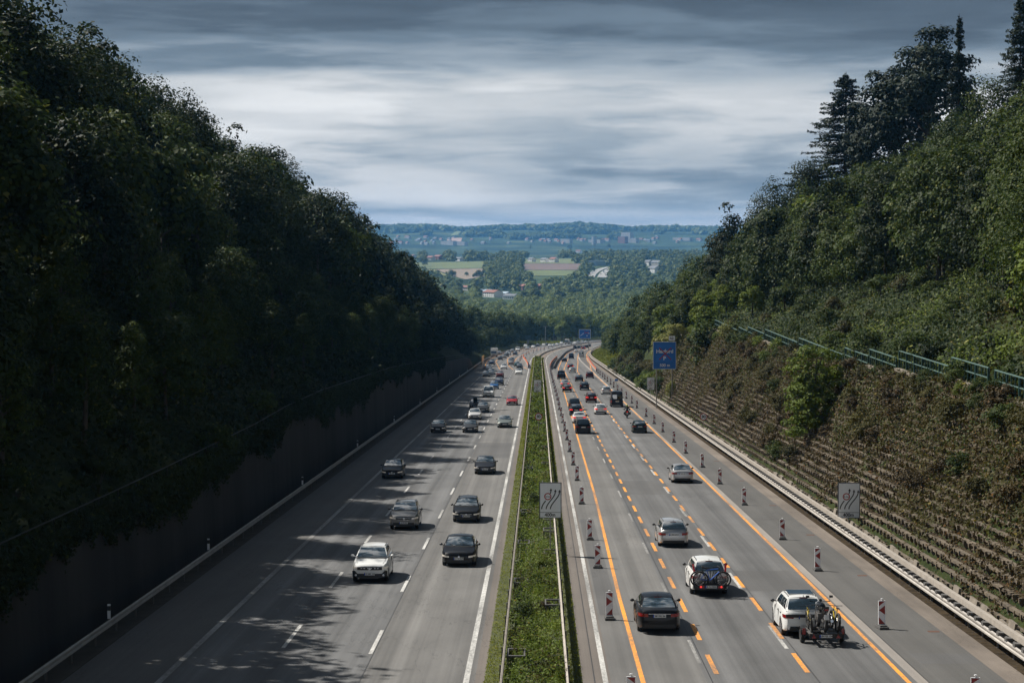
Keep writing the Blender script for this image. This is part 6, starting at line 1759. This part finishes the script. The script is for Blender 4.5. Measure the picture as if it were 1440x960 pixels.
# larger single trees that stand out of the valley wood
KM = [tree_proto(16, 7.5, .3, 60, 36, 1.15, 'valley', limbs=4, lobe_r=(.24, .40), sway=.25) for _ in range(4)] + [tree_proto(19, 4.0, .3, 46, 34, 1.0, 'valley', limbs=3, lobe_r=(.3, .5))]
def valley_tree(px, py, s, k, label, group=None):
    q = ground_hit(px, py)
    if q is None: return
    t = thing('valley_tree', label, 'tree', tuple(q - Vector((0, 0, .5))), (0, 0, rnd.uniform(0, 6)), group); t.scale = (s,) * 3
    link('trunk', KM[k][0], t); link('crown', KM[k][1], t)
for px, py, s, k, lab in ((635, 393.5, 1.15, 0, 'dark round tree standing alone on the stubble field edge'), (656, 388.5, .55, 1, 'small round bush tree in the stubble field'), (596, 376, 1.1, 4, 'slim dark poplar at the edge of the green field, first of a pair'), (598.5, 376, 1.15, 4, 'slim dark poplar at the edge of the green field, second of a pair'),
                          (673, 391.5, .95, 2, 'tree at the end of the stubble field, first of a short row'), (680, 391, 1.0, 3, 'tree at the end of the stubble field, middle of a short row'), (685, 390, 1.0, 0, 'tree at the end of the stubble field, last of a short row'), (668, 391.5, .7, 1, 'low shrubby tree before the short row on the stubble field'),
                          (658, 369, .55, 2, 'small dark tree beside the long white farm building'), (801, 352, 1.7, 1, 'big dark tree rising above the belt behind the houses'), (746, 352, 1.2, 4, 'slim dark tree rising above the belt behind the houses'), (856, 350, 1.4, 2, 'domed tree on the skyline of the far tree belt')):
    valley_tree(px, py, s, k, lab)
for i in range(60):
    px = rnd.uniform(640, 900); py = rnd.uniform(396, 432)
    q = ground_hit(px, py)
    if q is None or not clear(q.x, q.y, 15): continue
    valley_tree(px, py, rnd.uniform(.75, 1.25), rnd.randrange(5), 'single broad tree rising out of the valley wood beyond the curve', 'single trees rising out of the valley wood')
# big clump left of the ploughed field, belts behind
r8 = random.Random(8)
clump = []
for _ in range(170):
    px = r8.gauss(708, 17); py = r8.gauss(385, 7)
    if px < 682 + (py < 378) * 6 or px > 738: continue
    q = ground_hit(px, py)
    if q is not None and not any(inside(px, py - k, p) for p in CLEAR[3:6] for k in (0, 3)) and not inside(px, py, CLEAR[0]): clump.append((q.x, q.y, r8.uniform(6, 10), r8.uniform(14, 24)))
V, Qd = crown_cards(clump, 230, 1.8, 3); stuff(link('woodland', np_mesh('woodland', V, Qd, LM['valley'])))
P2 = poisson(regV(2700, 5400), 26000, lambda p: 17 if p[1] < 4000 else 19, 92)
pts = [(x, y, r9.uniform(7, 11), r9.uniform(11, 19) * (1.25 if y > 4400 else 1)) for x, y in P2]
V, Qd = crown_cards(pts, 100, 2.6, 2); stuff(link('woodland', np_mesh('woodland', V, Qd, LM['valley'])))
# wooded far hills: ragged tree line on the ridge and dark wood patches
P3 = []
for _ in range(5200):
    px = r8.uniform(520, 1010); y = r8.uniform(8900, 10690); x = (px - 757) / F * y
    if mnoise.noise((x * .0035, y * .0022, 2)) + .5 * mnoise.noise((x * .011, y * .007, 5)) + max(min((y - 9850) / 500, 1), -.3) > .0: P3.append((x, y, r8.uniform(16, 30), r8.uniform(14, 24)))
V, Qd = crown_cards(P3, 36, 5, 4); stuff(link('woodland', np_mesh('woodland', V, Qd, LM['valley'])))
print('valley', len(P1), len(P2), len(clump))
# ------------------------------------------------------------------ haze
hz_mat = bpy.data.materials.new('haze'); hz_mat.use_nodes = True; nt = hz_mat.node_tree; nt.nodes.clear()
o_ = nt.nodes.new('ShaderNodeOutputMaterial'); v_ = nt.nodes.new('ShaderNodeVolumePrincipled')
v_.inputs['Color'].default_value = (.17, .50, 1.0, 1); v_.inputs['Density'].default_value = 5.4e-5; v_.inputs['Anisotropy'].default_value = .1
v_.inputs['Density Attribute'].default_value = ''
nt.links.new(v_.outputs[0], o_.inputs['Volume'])
m = MB(); m.box((0, 6500, 0), (9800, 14600, 320)); hz = m.build('haze', hz_mat); stuff(hz)
hz.location = (0, 0, -20)
# ------------------------------------------------------------------ light
SUN_EL, SUN_AZ = 46.0, 0
sh = Vector((.78, -.50, -1.0)).normalized()          # direction the light travels
sd = bpy.data.lights.new('sun', 'SUN'); sd.energy = 5.0; sd.angle = R(.53); sd.color = (1.0, .955, .88)
so = bpy.data.objects.new('sun', sd); COL.objects.link(so); so.rotation_euler = sh.to_track_quat('-Z', 'Y').to_euler()
w = bpy.data.worlds.new('World'); sc.world = w; w.use_nodes = True; nt = w.node_tree; N = nt.nodes; L = nt.links; N.clear()
out = N.new('ShaderNodeOutputWorld')
sky = N.new('ShaderNodeTexSky'); sky.sky_type = 'NISHITA'; sky.sun_disc = False; sky.sun_elevation = math.asin(-sh.z); sky.sun_rotation = math.atan2(-sh.x, -sh.y)
b1 = N.new('ShaderNodeBackground'); b1.inputs[1].default_value = .05; L.new(sky.outputs[0], b1.inputs[0])
tc = N.new('ShaderNodeTexCoord'); sp = N.new('ShaderNodeSeparateXYZ'); L.new(tc.outputs['Generated'], sp.inputs[0])
def mth(op, a, b=None, clamp=False):
    n = N.new('ShaderNodeMath'); n.operation = op; n.use_clamp = clamp
    for i, x in enumerate((a, b)):
        if x is None: continue
        if isinstance(x, (int, float)): n.inputs[i].default_value = x
        else: L.new(x, n.inputs[i])
    return n.outputs[0]
def wnoise(st, scale, det, loc=(0, 0, 0), rough=.5, dist=0):
    mp = N.new('ShaderNodeMapping'); mp.inputs['Scale'].default_value = st; mp.inputs['Location'].default_value = loc; L.new(tc.outputs['Generated'], mp.inputs['Vector'])
    n = N.new('ShaderNodeTexNoise'); n.inputs['Scale'].default_value = scale; n.inputs['Detail'].default_value = det; n.inputs['Roughness'].default_value = rough; n.inputs['Distortion'].default_value = dist
    L.new(mp.outputs[0], n.inputs['Vector']); return n.outputs['Fac']
el = sp.outputs['Z']
# brightness of the cloud deck by height above the horizon (radians, small angles), then broken up by long soft bands
base = N.new('ShaderNodeValToRGB'); cr = base.color_ramp; cr.interpolation = 'B_SPLINE'
def px2f(py): return ((335 - py) / F) / .5
stops = [(-.02, .62), (px2f(325), .70), (px2f(300), .76), (px2f(280), .70), (px2f(252), .53), (px2f(215), .72), (px2f(165), .78), (px2f(125), .70), (px2f(85), .41), (px2f(50), .25), (px2f(15), .21), (.26, .08), (.45, .0), (.8, .0), (1.0, .0)]
while len(cr.elements) < len(stops): cr.elements.new(.5)
for e, (p_, v) in zip(cr.elements, stops): e.position = max(0, min(1, p_)); e.color = (v, v, v, 1)
L.new(mth('MULTIPLY', el, 2.0, True), base.inputs[0])
n1 = wnoise((5.0, 5.0, 54), 1.0, 4, (2.3, .4, .6), .5, .15)
n2 = wnoise((13, 13, 58), 1.0, 6, (.3, 1.4, 3.6), .6, .3)
n3 = wnoise((2.2, 2.2, 3.2), 1.0, 5, (4.3, .4, .6), .55, .3)
low = mth('SUBTRACT', 1.0, mth('MULTIPLY', el, 3.5, True), True)
def edge(x, a, b):
    r = N.new('ShaderNodeMapRange'); r.interpolation_type = 'SMOOTHSTEP'; r.inputs[1].default_value = a; r.inputs[2].default_value = b; L.new(x, r.inputs[0]); return r.outputs[0]
n5 = wnoise((6.5, 6.5, 47), 1.0, 7, (7.7, 2.4, 1.6), .52, .2)
v = mth('ADD', base.outputs[0], mth('MULTIPLY', mth('MULTIPLY', mth('SUBTRACT', edge(n1, .38, .62), .5), .22), low))
v = mth('ADD', v, mth('MULTIPLY', mth('MULTIPLY', mth('SUBTRACT', edge(n5, .43, .57), .5), .22), low))
v = mth('ADD', v, mth('MULTIPLY', mth('MULTIPLY', mth('SUBTRACT', n2, .5), .26), low))
v = mth('ADD', v, mth('MULTIPLY', mth('MULTIPLY', mth('SUBTRACT', n3, .5), .25), mth('SUBTRACT', 1.0, low)))
# unseen brighter broken cloud high up near the sun, placed for windscreen reflections
dt = N.new('ShaderNodeVectorMath'); dt.operation = 'DOT_PRODUCT'; L.new(tc.outputs['Generated'], dt.inputs[0]); dt.inputs[1].default_value = Vector((-.22, .46, .86)).normalized()
gl = N.new('ShaderNodeMapRange'); gl.inputs[1].default_value = .84; gl.inputs[2].default_value = .95; L.new(dt.outputs['Value'], gl.inputs[0])
n4 = wnoise((5, 5, 5), 1.0, 6, (1.3, 7.4, .6), .6, .5)
n4r = N.new('ShaderNodeMapRange'); n4r.inputs[1].default_value = .36; n4r.inputs[2].default_value = .54; L.new(n4, n4r.inputs[0])
v = mth('ADD', v, mth('MULTIPLY', mth('MULTIPLY', gl.outputs[0], n4r.outputs[0]), 1.0))
# added unseen paler cloud low behind the bridge, lights signs and car fronts
bk = N.new('ShaderNodeMapRange'); bk.inputs[1].default_value = .1; bk.inputs[2].default_value = .7; L.new(mth('MULTIPLY', sp.outputs['Y'], -1), bk.inputs[0])
bl = N.new('ShaderNodeMapRange'); bl.inputs[1].default_value = .55; bl.inputs[2].default_value = .15; L.new(el, bl.inputs[0])
v = mth('ADD', v, mth('MULTIPLY', mth('MULTIPLY', bk.outputs[0], bl.outputs[0]), .95))
colr = N.new('ShaderNodeValToRGB'); e = colr.color_ramp.elements
st = [(0.0, (.032, .046, .064)), (.22, (.080, .108, .145)), (.38, (.150, .200, .255)), (.55, (.32, .375, .43)), (.75, (.59, .61, .63)), (1.0, (.90, .90, .90))]
while len(e) < len(st): e.new(.5)
for q, (p_, c) in zip(e, st): q.position = p_; q.color = (*c, 1)
L.new(v, colr.inputs[0])
b2 = N.new('ShaderNodeBackground'); b2.inputs[1].default_value = .80; L.new(colr.outputs[0], b2.inputs[0])
mix = N.new('ShaderNodeMixShader'); mix.inputs[0].default_value = .93; L.new(b1.outputs[0], mix.inputs[1]); L.new(b2.outputs[0], mix.inputs[2])
L.new(mix.outputs[0], out.inputs['Surface'])
# ------------------------------------------------------------------ camera and output
cd = bpy.data.cameras.new('camera'); cam = bpy.data.objects.new('camera', cd); COL.objects.link(cam)
cd.sensor_width = 36; cd.sensor_fit = 'HORIZONTAL'; cd.lens = 36 * F / 1440; cd.clip_start = .5; cd.clip_end = 30000
cam.rotation_euler = (math.pi / 2 - PITCH, 0, YAW); cam.location = (0, 0, 0); sc.camera = cam
sc.view_settings.view_transform = 'Standard'; sc.view_settings.look = 'None'; sc.view_settings.gamma = 1; sc.view_settings.exposure = .48
sc.view_settings.use_curve_mapping = False
sc.render.engine = 'CYCLES'
cy = sc.cycles
cy.max_bounces = 4; cy.diffuse_bounces = 1; cy.glossy_bounces = 2; cy.transmission_bounces = 2; cy.transparent_max_bounces = 4; cy.volume_bounces = 0
cy.use_denoising = True; cy.denoiser = 'OPENIMAGEDENOISE'; cy.use_adaptive_sampling = True; cy.adaptive_threshold = .015
sc.render.use_persistent_data = False
